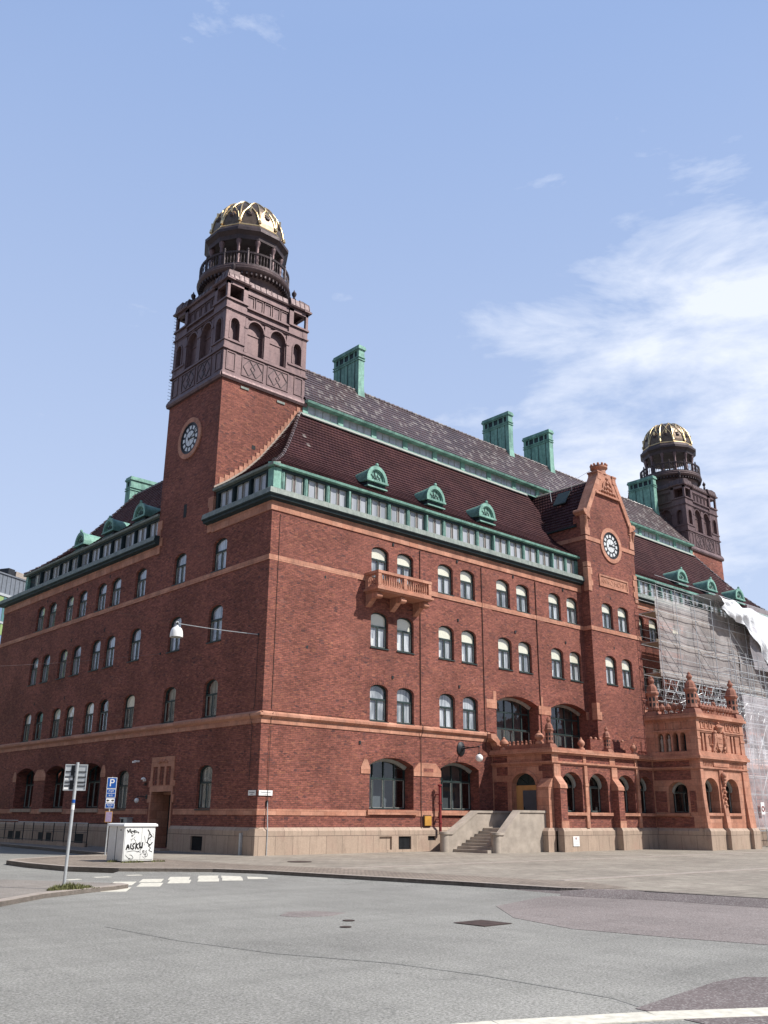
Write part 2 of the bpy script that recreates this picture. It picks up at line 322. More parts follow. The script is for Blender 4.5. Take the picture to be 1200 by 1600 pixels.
# ---------------------------------------------------------------- mesh helpers
class MB:
    def __init__(s, f=None): s.v = []; s.f = []; s.mi = []; s.mats = []; s.map = f; s.m = 0; s.sm = []; s.smooth = False
    def mat(s, name):
        if name not in s.mats: s.mats.append(name)
        s.m = s.mats.index(name); return s
    def _add(s, vs, fs):
        o = len(s.v)
        s.v += [s.map(*p) for p in vs] if s.map else [tuple(p) for p in vs]
        for f in fs: s.f.append([o+i for i in f]); s.mi.append(s.m); s.sm.append(s.smooth)
    def box(s, a, b, c, d, e, g):
        a, b = min(a, b), max(a, b); c, d = min(c, d), max(c, d); e, g = min(e, g), max(e, g)
        s._add([(a, c, e), (b, c, e), (b, d, e), (a, d, e), (a, c, g), (b, c, g), (b, d, g), (a, d, g)],
               [(0, 3, 2, 1), (4, 5, 6, 7), (0, 1, 5, 4), (1, 2, 6, 5), (2, 3, 7, 6), (3, 0, 4, 7)]); return s
    def loft(s, loops, closed=True, caps=True):
        n = len(loops[0]); vs = [p for L in loops for p in L]; fs = []
        for j in range(len(loops)-1):
            for i in range(n if closed else n-1):
                k = (i+1) % n; fs.append((j*n+i, j*n+k, (j+1)*n+k, (j+1)*n+i))
        if caps: fs.append(tuple(range(n))[::-1]); fs.append(tuple((len(loops)-1)*n+i for i in range(n)))
        s._add(vs, fs); return s
    def prism_xz(s, poly, y0, y1): return s.loft([[(x, y0, z) for x, z in poly], [(x, y1, z) for x, z in poly]])
    def prism_yz(s, poly, x0, x1): return s.loft([[(x0, y, z) for y, z in poly], [(x1, y, z) for y, z in poly]])
    def prism_xy(s, poly, z0, z1): return s.loft([[(x, y, z0) for x, y in poly], [(x, y, z1) for x, y in poly]])
    def lathe(s, prof, c=(0, 0, 0), n=16, ph=0, caps=True):
        return s.loft([[(c[0]+r*cos(ph+2*pi*i/n), c[1]+r*sin(ph+2*pi*i/n), c[2]+z) for i in range(n)] for r, z in prof], True, caps)
    def tube(s, pts, r, n=6, caps=True):
        pts = [Vector(p) for p in pts]; loops = []; up = None
        for i, p in enumerate(pts):
            d = (pts[min(i+1, len(pts)-1)]-pts[max(i-1, 0)]).normalized()
            if up is None: up = Vector((0, 0, 1)) if abs(d.z) < .9 else Vector((1, 0, 0))
            a = d.cross(up).normalized(); b = d.cross(a).normalized(); up = -b if False else up
            rr = r[i] if isinstance(r, (list, tuple)) else r
            loops.append([tuple(p+a*rr*cos(2*pi*j/n)+b*rr*sin(2*pi*j/n)) for j in range(n)])
        return s.loft(loops, True, caps)
    def ring(s, outer, inner, y0, y1):
        """closed moulding between two outlines of equal count, in the x-z plane, from depth y0 to y1"""
        n = len(outer); vs = [(x, y0, z) for x, z in outer]+[(x, y0, z) for x, z in inner]+[(x, y1, z) for x, z in outer]+[(x, y1, z) for x, z in inner]
        fs = []
        for i in range(n):
            k = (i+1) % n
            fs += [(i, k, n+k, n+i), (2*n+i, 3*n+i, 3*n+k, 2*n+k), (i, 2*n+i, 2*n+k, k), (n+i, n+k, 3*n+k, 3*n+i)]
        s._add(vs, fs); return s
    def sphere(s, c, r, n=10, sz=1.0):
        pr = [(max(r*sin(pi*i/n), .001), -r*sz*cos(pi*i/n)) for i in range(n+1)]
        return s.lathe(pr, c, n+2)
    def build(s, name, parent=None, loc=None, smooth=None):
        me = bpy.data.meshes.new(name); me.from_pydata(s.v, [], s.f)
        for mname in (s.mats or ['black']): me.materials.append(M[mname])
        for p, i, q in zip(me.polygons, s.mi, s.sm): p.material_index = i; p.use_smooth = q
        bm = bmesh.new(); bm.from_mesh(me); bmesh.ops.recalc_face_normals(bm, faces=bm.faces); bm.to_mesh(me); bm.free(); me.update()
        if smooth: me.set_sharp_from_angle(angle=smooth)
        o = bpy.data.objects.new(name, me); C.objects.link(o)
        if parent: o.parent = parent
        if loc: o.location = loc
        return o
def child(o_mesh, name, parent, loc=(0, 0, 0), rz=0):
    o = bpy.data.objects.new(name, o_mesh); C.objects.link(o); o.parent = parent; o.location = loc; o.rotation_euler = (0, 0, rz); return o
def empty(name, loc, label, cat, group=None, rz=0):
    o = bpy.data.objects.new(name, None); C.objects.link(o); o.location = loc; o.rotation_euler = (0, 0, rz); o.empty_display_size = .3
    tag(o, label, cat, group); return o
def tag(o, label=None, cat=None, group=None, kind=None):
    if label: o['label'] = label
    if cat: o['category'] = cat
    if group: o['group'] = group
    if kind: o['kind'] = kind
    return o
def copy_tree(o, parent=None):
    c = o.copy(); C.objects.link(c); c.parent = parent
    for ch in list(o.children): copy_tree(ch, c)
    return c
FR = None
FL = lambda u, d, z: (d, u, z)      # left facade: u runs along y, d inwards along x
def arch(x0, x1, z0, zs, zt, n=12, circ=False):
    """opening outline: sill, jambs, arched head (counter-clockwise from lower left)"""
    P = [(x0, z0), (x1, z0)]; cx = (x0+x1)/2; w = (x1-x0)/2; h = zt-zs
    if circ:
        rr = (w*w+h*h)/(2*h); a = math.asin(min(1, w/rr))
        for i in range(n+1):
            t = a-2*a*i/n; P.append((cx+rr*sin(t), zt-rr+rr*cos(t)))
    else:
        for i in range(n+1):
            t = pi*i/n; P.append((cx+w*cos(t), zs+h*sin(t)))
    return P
def wall(name, outline, holes, y0, y1, material, parent, f=None):
    """flat wall with real openings, between depths y0 and y1"""
    cu = bpy.data.curves.new(name, 'CURVE'); cu.dimensions = '2D'; cu.fill_mode = 'BOTH'; cu.extrude = .5; cu.resolution_u = 1
    for pts in [outline]+holes:
        sp = cu.splines.new('POLY'); sp.points.add(len(pts)-1)
        for q, (a, b) in zip(sp.points, pts): q.co = (a, b, 0, 1)
        sp.use_cyclic_u = True
    o = bpy.data.objects.new(name, cu); C.objects.link(o)
    bpy.context.view_layer.update()
    me = bpy.data.meshes.new_from_object(o.evaluated_get(bpy.context.evaluated_depsgraph_get()))
    bpy.data.objects.remove(o); bpy.data.curves.remove(cu)
    for v in me.vertices:
        p = (v.co.x, y0 if v.co.z < 0 else y1, v.co.y); v.co = f(*p) if f else p
    bm = bmesh.new(); bm.from_mesh(me); bmesh.ops.remove_doubles(bm, verts=bm.verts, dist=1e-5)
    bmesh.ops.recalc_face_normals(bm, faces=bm.faces); bm.to_mesh(me); bm.free()
    for p in me.polygons: p.use_smooth = False
    me.materials.clear(); me.materials.append(M[material]); me.name = name
    o = bpy.data.objects.new(name, me); C.objects.link(o); o.parent = parent
    return o
def text_obj(txt, size, name, parent, mat, loc, rot, ext=.004, align='CENTER'):
    cu = bpy.data.curves.new(name, 'FONT'); cu.body = txt; cu.size = size; cu.extrude = ext; cu.align_x = align; cu.align_y = 'CENTER'
    o = bpy.data.objects.new(name, cu); C.objects.link(o); bpy.context.view_layer.update()
    me = bpy.data.meshes.new_from_object(o.evaluated_get(bpy.context.evaluated_depsgraph_get()))
    bpy.data.objects.remove(o); bpy.data.curves.remove(cu); me.materials.clear(); me.materials.append(M[mat])
    o = bpy.data.objects.new(name, me); C.objects.link(o); o.parent = parent; o.location = loc; o.rotation_euler = rot; return o

# ---------------------------------------------------------------- ground
def sheet_obj(name, poly, z, mat, label=None):
    b = MB().mat(mat)
    if z == 0: b._add([(x, y, z) for x, y in poly], [tuple(range(len(poly)))])
    else: b.prism_xy(poly, z-.03, z)
    o = b.build(name); tag(o, kind='structure'); return o
sheet_obj('road', [(-900, -900), (900, -900), (900, 900), (-900, 900)], 0, 'asphalt')
PL = [(-9.3, 1.0), (-9.45, -1.2), (-9.3, -3.8), (-8.5, -5.4), (-7.4, -6.3), (-6.45, -7.2), (-5.75, -8.8), (-5.2, -12), (-4.65, -15.2), (-4.3, -18.0)]
K = 0.13
def ribbon(b, pts, w, z0, z1, side=1):
    n = len(pts)
    inn = []
    for i, p in enumerate(pts):
        a = Vector(pts[max(i-1, 0)]); c = Vector(pts[min(i+1, n-1)]); d = (c-a).normalized(); q = Vector((-d.y, d.x))*w*side
        inn.append((p[0]+q.x, p[1]+q.y))
    for i in range(n-1):
        q = [pts[i], pts[i+1], inn[i+1], inn[i]]; b.prism_xy(q, z0, z1)
    return inn
# the square in front of the building, raised by a granite kerb
far = [(-3.5, -18.6), (-3.0, -24), (-3.0, -140)]
plaza_poly = PL+far+[(260, -140), (260, 60), (-.2, 60), (-.2, 4.0), (-4.35, 3.9), (-6.2, 3.5), (-8.6, 2.0)]
b = MB().mat('plaza_slab'); b.prism_xy(plaza_poly, .004, K)
o = b.build('plaza'); tag(o, kind='structure')
cob = PL+[(-4.05, -18.5), (-3.0, -19), (-2.2, -17.4), (-2.6, -14), (-3.2, -9), (-4.1, -6.2), (-4.5, -2.5), (-4.3, 2.2), (-6.2, 3.1), (-8.4, 1.7)]
sheet_obj('cobble_strip', cob, K+.004, 'cobble')
b = MB().mat('kerb_granite')
segs = PL+[(-4.05, -18.45)]
ribbon(b, segs, .22, .004, K+.012, 1)
ribbon(b, [(-4.0, -18.5), (-3.3, -19.5), (-3.0, -24), (-3.0, -140)], .22, .004, K-.005, 1)
ribbon(b, [(-4.35, 3.95), (-6.2, 3.55), (-8.65, 2.05), (-9.3, 1.0)], .2, .004, K+.010, 1)
o = b.build('kerb'); tag(o, kind='structure')
# carriageway rising gently to the kerb
b = MB().mat('asphalt')
for i in range(3, len(PL)-1):
    a, c = Vector(PL[i]), Vector(PL[i+1]); o1 = Vector((-.55, -.42)); b._add([(*a, .048), (*c, .048), (*(c+o1), -.002), (*(a+o1), -.002)], [(0, 1, 2, 3)])
tag(b.build('road_edge'), kind='structure')
# slab bands on the square
for i, (a0, a1) in enumerate((((-3.2, -9.0), (40, -9.6)), ((-2.2, -16.4), (40, -17.6)))):
    d = .16; sheet_obj('slab_band', [(a0[0], a0[1]-d), (a1[0], a1[1]-d), (a1[0], a1[1]+d), (a0[0], a0[1]+d)], K+.008, 'kerb_granite')
# pavement along the left facade
pv = [(-3.8, 4.5), (-3.35, 9.2), (-2.95, 13.6), (-2.4, 21), (-2.2, 80), (-.15, 80), (-.15, 4.5)]
b = MB().mat('asphalt_pave'); b.prism_xy(pv, .003, .125); tag(b.build('pavement'), kind='structure')
b = MB().mat('kerb_granite'); ribbon(b, pv[:5], .18, .003, .14, -1); tag(b.build('kerb'), kind='structure')
# corner island with the direction sign
isl = [(-40, -40), (-19.5, -19.6), (-16.3, -15.1), (-14.95, -13.5), (-13.6, -12.25), (-12.3, -11.5), (-11.5, -11.15), (-11.0, -10.8), (-10.95, -10.35), (-11.6, -9.3), (-13.0, -6.8), (-17, 0), (-24, 12), (-60, 12)]
b = MB().mat('asphalt_pave'); b.prism_xy(isl, .003, .085); tag(b.build('pavement'), kind='structure')
b = MB().mat('kerb_granite'); ribbon(b, isl[:9], .26, .003, .092, 1); tag(b.build('kerb'), kind='structure')
# repairs and joints in the carriageway
sheet_obj('road_patch', [(-7.6, -18.99), (-5.2, -18.2), (-4.35, -18.25), (-3.4, -19.6), (-3.05, -24), (-3.1, -29), (-6, -28), (-8.9, -25.4), (-9.3, -23.8), (-9.55, -22.2), (-9.0, -20.6)], .005, 'asphalt_red')
sheet_obj('road_patch', [(-14.15, -26.3), (-12.3, -26.05), (-11.75, -26.1), (-9, -29), (-10, -33), (-16, -33), (-14.6, -29)], .006, 'asphalt_dark')
b = MB().mat('asphalt_dark')
inner = [(-4.70, -15.2), (-4.36, -17.6), (-4.02, -18.5), (-3.28, -19.5), (-2.98, -24), (-2.98, -140)]; outer = [(-4.74, -15.0), (-4.62, -17.6), (-4.55, -18.75), (-3.95, -20.2), (-3.72, -24), (-3.7, -140)]
zin = [.01, .075, .130, .133, .133, .133]
for i in range(5): b._add([(*inner[i], zin[i]), (*inner[i+1], zin[i+1]), (*outer[i+1], .008), (*outer[i], .008)], [(0, 1, 2, 3)])
tag(b.build('road_ramp'), kind='structure')
def strip(name, pts, w, z, mat):
    b = MB().mat(mat)
    for i in range(len(pts)-1):
        a, c = Vector(pts[i]), Vector(pts[i+1]); d = (c-a).normalized(); q = Vector((-d.y, d.x))*w/2
        b.prism_xy([tuple(a+q), tuple(c+q), tuple(c-q), tuple(a-q)], -.01, z-.0003*(i % 2))
    return tag(b.build(name), kind='structure')
strip('road_joint', [(-14.89, -17.57), (-14.88, -19.7), (-14.59, -21.49), (-14.02, -22.96), (-13.84, -24.27), (-13.87, -25.89), (-14.09, -26.41)], .05, .004, 'asphalt_joint')
strip('lane_line', [(-16.8, -25.55), (-15.6, -25.98), (-14.3, -26.60), (-13.3, -27.2), (-12.3, -28.05), (-11.3, -29.2)], .33, .009, 'road_paint')
sq = MB().mat('road_paint')
for x, y in [(-11.39, -10.99), (-10.04, -10.08), (-8.89, -9.5), (-7.97, -9.4), (-7.25, -9.43), (-6.33, -9.26), (-10.36, -9.3), (-9.28, -8.77), (-8.25, -8.39), (-7.34, -8.37), (-6.6, -8.38)]:
    e1 = Vector((cos(R(57)), sin(R(57))))*.62; e2 = Vector((cos(R(-30)), sin(R(-30))))*.27; c_ = Vector((x, y))
    sq.prism_xy([tuple(c_-e1-e2), tuple(c_-e1+e2), tuple(c_+e1+e2), tuple(c_+e1-e2)], -.01, .004)
for (x, y), (x2, y2) in (((-10.91, -7.29), (-10.5, -7.2)), ((-9.89, -6.74), (-9.43, -6.75)), ((-8.8, -6.45), (-8.38, -6.5)), ((-11.9, -8.3), (-11.5, -8.0))):
    sq.prism_xy([(x, y-.12), (x2, y2-.12), (x2, y2+.12), (x, y+.12)], -.01, .004)
tag(sq.build('road_markings'), kind='structure')
def cover(x, y, r, z, label, sqr=False):
    b = MB().mat('rust')
    if sqr: b.box(x-r, x+r, y-r, y+r, z, z+.006)
    else: b.lathe([(r, 0), (r, .006), (r*.9, .007), (r*.9, .004), (.01, .004)], (x, y, z), 18)
    o = b.build('manhole_cover', smooth=None); tag(o, label, 'manhole cover', 'iron covers in the ground'); return o
cover(-10.06, -20.85, .33, .006, 'square rusty cast iron cover set in the grey asphalt', True)
cover(-11.49, -19.23, .10, .006, 'small round valve cover in the road, farther of the two beside each other')
sheet_obj('rust_stain', [(-11.9, -17.9), (-11.4, -17.45), (-10.9, -17.6), (-10.7, -18.2), (-11.2, -18.45), (-11.8, -18.3)], .0045, 'asphalt_red')
cover(-12.11, -19.89, .09, .006, 'small round valve cover in the road, nearer of the two beside each other')
cover(-1.7, -5.1, .42, K+.009, 'round iron cover in the stone paving before the building corner')
cover(-13.4, -10.0, .3, .122, 'round iron cover in the corner pavement beside the weeds') if False else None

# ================================================================= the post office
PO = empty('post_office', (0, 0, 0), 'long red brick post office with two copper towers and a clock gable', 'building')
LW = 30.9; RW = 50.6
XR = [5.92+.555, 7.6+.555, 10.45+.555, 12.12+.56, 14.97+.56, 16.63+.58, 19.5+.58, 21.17+.61]
XR2 = [RW-x for x in XR]
YL = [4.04, 7.66, 11.66, 14.48, 16.2, 18.62, 20.42, 22.83, 24.56]
ROWS = [(5.74, 7.40), (9.10, 10.79), (12.44, 14.0)]
WR = .555; WL = .575

# --- window prototypes: local x along the wall, y inwards, z up from the sill
PM = {}
def win_meshes(key, hw, h, spring, depth, kind, circ=False, cols=2, trans=(.60,), sill=True, cur='curtain', pale=False, fw=.06):
    out = arch(-hw, hw, 0, spring, h, 14, circ); 
    inn = [(x*(hw-fw)/hw, fw+(z)*(h-2*fw)/h) for x, z in out]
    b = MB().mat('frame_green'); b.ring(out, inn, depth, depth+.09)
    for t in trans: b.box(-hw+fw*.9, hw-fw*.9, depth-.012, depth+.08, t*h-.04, t*h+.04)
    tz = trans[0]*h
    for c in range(1, cols):
        x = -hw+2*hw*c/cols
        # mullions reach the arch only on wide windows
        zt = tz-.04
        if cols > 2:
            rr = (hw*hw+(h-spring)**2)/(2*(h-spring)) if circ else None
            zt = (h-rr+math.sqrt(rr*rr-x*x)-.05) if circ else spring+(h-spring)*math.sqrt(max(0, 1-(x/hw)**2))-.05
            zlow = tz+.04; b.box(x-.028, x+.028, depth-.008, depth+.08, zlow, zt)
            b.box(x-.028, x+.028, depth-.008, depth+.08, fw*.9, trans[-1]*h-.04)
            if len(trans) > 1: b.box(x-.028, x+.028, depth-.008, depth+.08, trans[-1]*h+.04, tz-.04)
        else: b.box(x-.035, x+.035, depth-.008, depth+.08, fw*.9, zt)
    # casement sashes, thin pale putty line
    b.mat('frame_pale')
    wcol = 2*(hw)/cols; zb = fw
    for c in range(cols):
        x0 = -hw+wcol*c+(fw if c == 0 else .036); x1 = -hw+wcol*(c+1)-(fw if c == cols-1 else .036); z1 = trans[-1]*h-.045
        t = .016 if cols > 2 else .012
        for q in ((x0, x0+t, zb+.01, z1), (x1-t, x1, zb+.01, z1), (x0, x1, z1-t, z1), (x0, x1, zb+.01, zb+.01+t)): b.box(q[0], q[1], depth+.01, depth+.06, q[2], q[3])
    if pale: # weathered pale inner arch and right jamb
        b.mat('frame_pale'); o2 = arch(-hw+.01, hw-.01, spring-.55, spring, h-.01, 14, circ)[2:]; i2 = [(x*(hw-.13)/hw, z-.13) for x, z in o2]
        for i in range(len(o2)-1): b.loft([[(p[0], y, p[1]) for p in (o2[i], o2[i+1], i2[i+1], i2[i])] for y in (depth-.14, depth-.02)])
    if sill:
        b.mat('frame_green'); b.box(-hw-.03, hw+.03, -.05, depth+.02, -.055, -.008)
    PM[key, 'frame'] = mesh_of(b, 'window')
    g = MB().mat('glass'); g._add([(x, depth+.035, z) for x, z in inn], [tuple(range(len(inn)))]); PM[key, 'pane'] = mesh_of(g, 'pane')
    c = MB().mat(cur); x_ = hw+.02
    if kind == 'blind':
        c.box(-x_, x_, depth+.09, depth+.10, -.02, h*.60+.03)
        bl = MB().mat('blind_cream'); bl.box(-x_, x_, depth+.05, depth+.06, h*.60+.02, h+.02); PM[key, 'blind'] = mesh_of(bl, 'blind')
    else: c.box(-x_, x_, depth+(.08 if kind == 'curtain' else .55 if kind == 'dark' else .25), depth+(.09 if kind == 'curtain' else .56 if kind == 'dark' else .26), -.02, h+.02)
    if key == 'r2': c.mat('white_enamel'); c.loft([[(-.30+q*w_, depth+.06+e_, z_) for q, e_ in ((-1, 0), (1, 0), (1, .02), (-1, .02))] for w_, z_ in ((.045, .10), (.10, .44))])
    PM[key, 'curtain'] = mesh_of(c, 'curtain')
def mesh_of(b, name):
    o = b.build(name); me = o.data; bpy.data.objects.remove(o); return me
H1, H2, H3 = 1.66, 1.69, 1.56
win_meshes('r3', WR, H3, H3-.27, .14, 'blind'); win_meshes('r2', WR, H2, H2-.27, .14, 'blind'); win_meshes('r1', WR, H1, H1-.27, .14, 'curtain')
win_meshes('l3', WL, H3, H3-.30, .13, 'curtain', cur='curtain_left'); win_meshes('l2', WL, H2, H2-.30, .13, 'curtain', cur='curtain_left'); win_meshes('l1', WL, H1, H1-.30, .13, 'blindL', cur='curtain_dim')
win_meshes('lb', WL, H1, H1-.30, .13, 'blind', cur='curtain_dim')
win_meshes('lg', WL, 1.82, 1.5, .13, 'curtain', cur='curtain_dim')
win_meshes('bg', 1.36, 2.24, 1.90, .58, 'dark', True, 4, (.60,), False, 'interior_grey', True, .07)
win_meshes('bgl', 1.33, 2.24, 1.90, .62, 'dark', True, 4, (.60,), False, 'interior', False, .07)
win_meshes('bm', 1.73, 2.85, 2.47, .62, 'dark', True, 5, (.72, .42), False, 'interior_grey', True, .07)
win_meshes('pw', .80, 1.86, 1.26, .50, 'dark', False, 2, (.66,), False, 'interior', True, .06)
def window(key, u, z, face='R', depth0=0.0, blind=False):
    rz = 0 if face == 'R' else -pi/2
    loc = (u, depth0, z) if face == 'R' else (depth0, u, z)
    w = child(PM[key, 'frame'], 'window', PO, loc, rz)
    child(PM[key, 'pane'], 'pane', w); child(PM[key, 'curtain'], 'curtain', w)
    if (key, 'blind') in PM: child(PM[key, 'blind'], 'blind', w)
    return w

# --- right (front) facade wall with openings
holes = []
for half in (XR, XR2):
    for x in half:
        for r_, (z0, z1) in enumerate(ROWS):
            if r_ == 0 and x in (XR[4:]+XR2[4:]): continue
            holes.append(arch(x-WR, x+WR, z0, z1-.27, z1, 14))
            window(('r1', 'r2', 'r3')[r_], x, z0)
GX = [(5.93+8.69)/2, (10.5+13.1)/2+.02]
for x in GX+[RW-q for q in GX]:
    holes.append(arch(x-1.36, x+1.36, 1.92, 3.82, 4.16, 14, True)); window('bg', x, 1.92)
MX = [16.38, 20.9]
for x in MX+[RW-q for q in MX]:
    holes.append(arch(x-1.73, x+1.73, 4.87, 7.34, 7.72, 14, True)); window('bm', x, 4.87)
wall('brick_wall', [(0, .2), (RW, .2), (RW, 14.6), (0, 14.6)], holes, 0, .75, 'brick', PO)
# --- left facade
holes = []
for y in YL:
    for r_, (z0, z1) in enumerate(ROWS):
        holes.append(arch(y-WL, y+WL, z0, z1-.30, z1, 14))
        window(('l1', 'l2', 'l3')[r_] if not (r_ == 0 and y in (YL[2], YL[4], YL[5], YL[6], YL[8])) else 'lb', y, z0, 'L')
for y in (YL[0], 11.55):
    holes.append(arch(y-WL, y+WL, 1.87, 3.4, 3.69, 14)); window('lg', y, 1.87, 'L')
for y in (15.3, 19.5, 23.7):
    holes.append(arch(y-1.33, y+1.33, 1.92, 3.82, 4.16, 14, True)); window('bgl', y, 1.92, 'L')
DY0, DY1 = 6.72, 8.52
holes.append([(DY0, .21), (DY1, .21), (DY1, 2.63), (DY0, 2.63)])
holes.append([(7.43, 15.78), (7.75, 15.78), (7.75, 16.6), (7.43, 16.6)]) if False else None
wall('brick_wall', [(.75, .2), (LW, .2), (LW, 14.6), (.75, 14.6)], holes, 0, .75, 'brick', PO, FL)
b = MB().mat('brick'); b.box(RW-.75, RW, .75, 14.6, .2, 14.6); b.box(.75, RW-.75, 14.2, 14.6, .2, 14.6); b.box(.75, 10.5, LW-.75, LW, .2, 14.6); b.box(9.75, 10.5, 14.6, LW-.75, .2, 14.6)
b.build('brick_wall', PO)
# --- low brick pilaster strips between the window bays and the thin recess lines
b = MB().mat('brick')
for o_ in (0, 1):
    for x0, x1 in ((0, 5.05), (9.15, 9.95), (13.75, 14.5), (18.3, 19.0), (22.6, 22.72)):
        if o_: x0, x1 = RW-x1, RW-x0
        b.box(x0, x1, -.035, .001, 5.75, 14.36)
b.build('pilaster_strips', PO)
# --- terracotta bands
b = MB().mat('terracotta')
def bandR(z0, z1, p, xs=((-.0, 22.7), (27.9, RW))):
    for x0, x1 in xs: b.box(x0-(p if x0 == 0 else 0), x1, -p, .002, z0, z1)
def bandL(z0, z1, p, ys=((0, LW),)):
    for y0, y1 in ys: b.box(-p, .002, y0+(.002 if y0 == 0 else 0), y1, z0, z1)
bandR(14.44, 14.66, .05); bandR(14.66, 14.87, .035); bandL(14.44, 14.87, .045, ((0, 4.86), (10.25, LW)))
bandR(12.16, 12.40, .045); bandL(12.16, 12.40, .042)
bandR(5.23, 5.45, .03, ((0, 14.05), (36.5, RW))); bandL(5.23, 5.45, .03)
bandR(1.64, 1.88, .025, ((0, 5.95), (8.66, 10.5), (13.08, 14.3), (30, RW)))
bandL(1.64, 1.88, .022, ((0, 6.5), (8.8, 14.0), (16.6, 18.15), (20.85, 22.4), (25.0, LW)))
prof = [(0, 5.73), (-.16, 5.63), (-.16, 5.53), (-.07, 5.46), (0, 5.44)]
b.loft([[(-.16 if x == 0 else x, y, z) if False else (x, y, z) for y, z in prof] for x in (-.0, 14.05)]); b.loft([[(x, y, z) for y, z in prof] for x in (36.5, RW)])
b.loft([[(y, u, z) for y, z in prof] for u in (.0, LW)])
b.box(-.16, 0, -.16, 0, 5.53, 5.64)
b.build('string_course', PO)
# ground storey impost blocks, sills
b = MB().mat('terracotta')
def impost(f, u0, u1, z0, z1, w=.0, p=.03, key=False):
    b.map = f; c = min(.34, (u1-u0)*.3)
    b.loft([[(u, y, z) for u, z in ((u0, z0), (u1, z0), (u1, z0+(z1-z0)*.45), (u1-c, z1), (u0+c, z1), (u0, z0+(z1-z0)*.45))] for y in (-p, .002)])
impost(FR, 8.66, 10.48, 3.42, 4.02); impost(FR, 5.42, 5.96, 3.42, 4.02)
impost(FL, 16.62, 18.18, 3.42, 4.02); impost(FL, 20.82, 22.38, 3.42, 4.02); impost(FL, 13.45, 13.98, 3.42, 4.0); impost(FL, 25.02, 25.5, 3.42, 4.0)
b.map = None
b.box(18.12, 19.17, -.055, 0, 6.95, 7.4); b.box(13.85, 14.65, -.055, 0, 6.95, 7.4); b.box(22.5, 22.7, -.055, 0, 6.95, 7.4)
b.box(14.4, 14.62, -.05, 0, 7.4, 7.85); b.box(18.35, 18.5, -.05, 0, 7.4, 7.9)
for x in GX+[RW-q for q in GX]: b.box(x-1.52, x+1.5, -.11, .57, 1.70, 1.90)
b.mat('granite')
for y in (15.3, 19.5, 23.7): b.map = FL; b.box(y-1.48, y+1.48, -.09, .57, 1.72, 1.9)
b.map = None; b.mat('brick'); b.box(9.3, 9.95, -.034, -.028, 3.62, 3.78)
b.build('impost_blocks', PO)
# soldier-brick arches over the openings, one shallow ring each
def voussoirs(b, x, hw, zs, zt, thick, circ, f, p=.008, n=None):
    o_ = arch(x-hw, x+hw, 0, zs, zt, n or int(hw*30), circ)[2:]
    for i in range(len(o_)-1):
        a, c = Vector(o_[i]), Vector(o_[i+1]); m_ = Vector((x, zs-hw*.6)); da = (a-m_).normalized()*thick; dc = (c-m_).normalized()*thick
        g = .12; a2 = a.lerp(c, g); c2 = c.lerp(a, g*.3)
        q = [a2, c2, c2+dc, a2+da]; b.map = f; b.loft([[(v_.x, y, v_.y) for v_ in q] for y in (-p-.036 if False else -p, .002)])
b = MB().mat('brick')
for x in XR:
    for (z0, z1) in ROWS[:1]:
        if x in XR[4:]: continue
        voussoirs(b, x, WR, z1-.27, z1, .24, False, FR)
for x in GX: voussoirs(b, x, 1.37, 3.82, 4.17, .36, True, FR, .010)
for x in MX: voussoirs(b, x, 1.74, 7.34, 7.73, .40, True, FR, .010)
for y in (15.3, 19.5, 23.7): voussoirs(b, y, 1.34, 3.82, 4.17, .34, True, FL, .010)
b.build('brick_arches', PO)
# --- granite plinth
b = MB().mat('granite')
pp = [(-.12, 0), (-.12, 1.04), (-.0, 1.17), (.2, 1.17), (.2, 0)]
def plR(x0, x1, f=FR, m0=0, m1=0):
    b.map = f; b.loft([[(x0-(-y*m0 if y < 0 else 0), y, z) for y, z in pp], [(x1+(-y*m1 if y < 0 else 0), y, z) for y, z in pp]])
def holes_plinth(segs, wins, f, m0):
    pass
# front: two barred basement openings at 6.47-7.21 (blind) and 7.62-8.4
plR(0, 6.47, FR, 1); b.map = FR
for z0, z1 in ((0, .24),): b.box(6.47, 10.2, -.12, .2, z0, z1)
b.loft([[(x, y, z) for y, z in ((-.12, .79), (-.12, 1.04), (0, 1.17), (.2, 1.17), (.2, .79))] for x in (6.47, 10.2)])
for x0, x1 in ((7.21, 7.62), (8.4, 9.47), (9.98, 10.2)): b.box(x0, x1, -.12, .2, .24, .79)
b.box(9.47, 9.98, -.12, .2, .24, .60); b.box(6.47, 7.21, -.04, .2, .24, .79)
plR(10.2, 14.3); plR(28, RW)
b.map = FL; plR(.0, 3.72, FL, 1); b.box(3.72, 4.66, -.12, .2, 0, .2); b.box(3.72, 4.66, -.12, .2, .77, 1.0); plR(4.66, 6.6, FL)
b.map = FL; b.loft([[(x, y, z) for y, z in ((-.12, 1.0), (-.12, 1.04), (0, 1.17), (.2, 1.17), (.2, 1.0))] for x in (3.72, 4.66)])
plR(8.68, LW, FL)
b.map = None; b.box(-.17, .28, -.17, .3, 0, 1.06); b.box(-.15, .24, -.15, .26, 1.06, 1.12)
b.build('plinth', PO)
for (f, x0, x1, z0, z1) in (('R', 7.62, 8.4, .24, .79), ('R', 9.47, 9.98, .60, .79), ('L', 3.72, 4.66, .2, .77)):
    g = MB(FR if f == 'R' else FL).mat('interior'); g.box(x0, x1, -.035, -.004, z0, z1); g.mat('dark_metal')
    n_ = int((x1-x0)/.075)
    for i in range(1, n_): x = x0+(x1-x0)*i/n_; g.box(x-.008, x+.008, -.06, -.045, z0, z1)
    for z in (z0+.1, z1-.1): g.box(x0, x1, -.045, -.03, z-.01, z+.01)
    g.build('basement_grille', PO)
g = MB(FL)
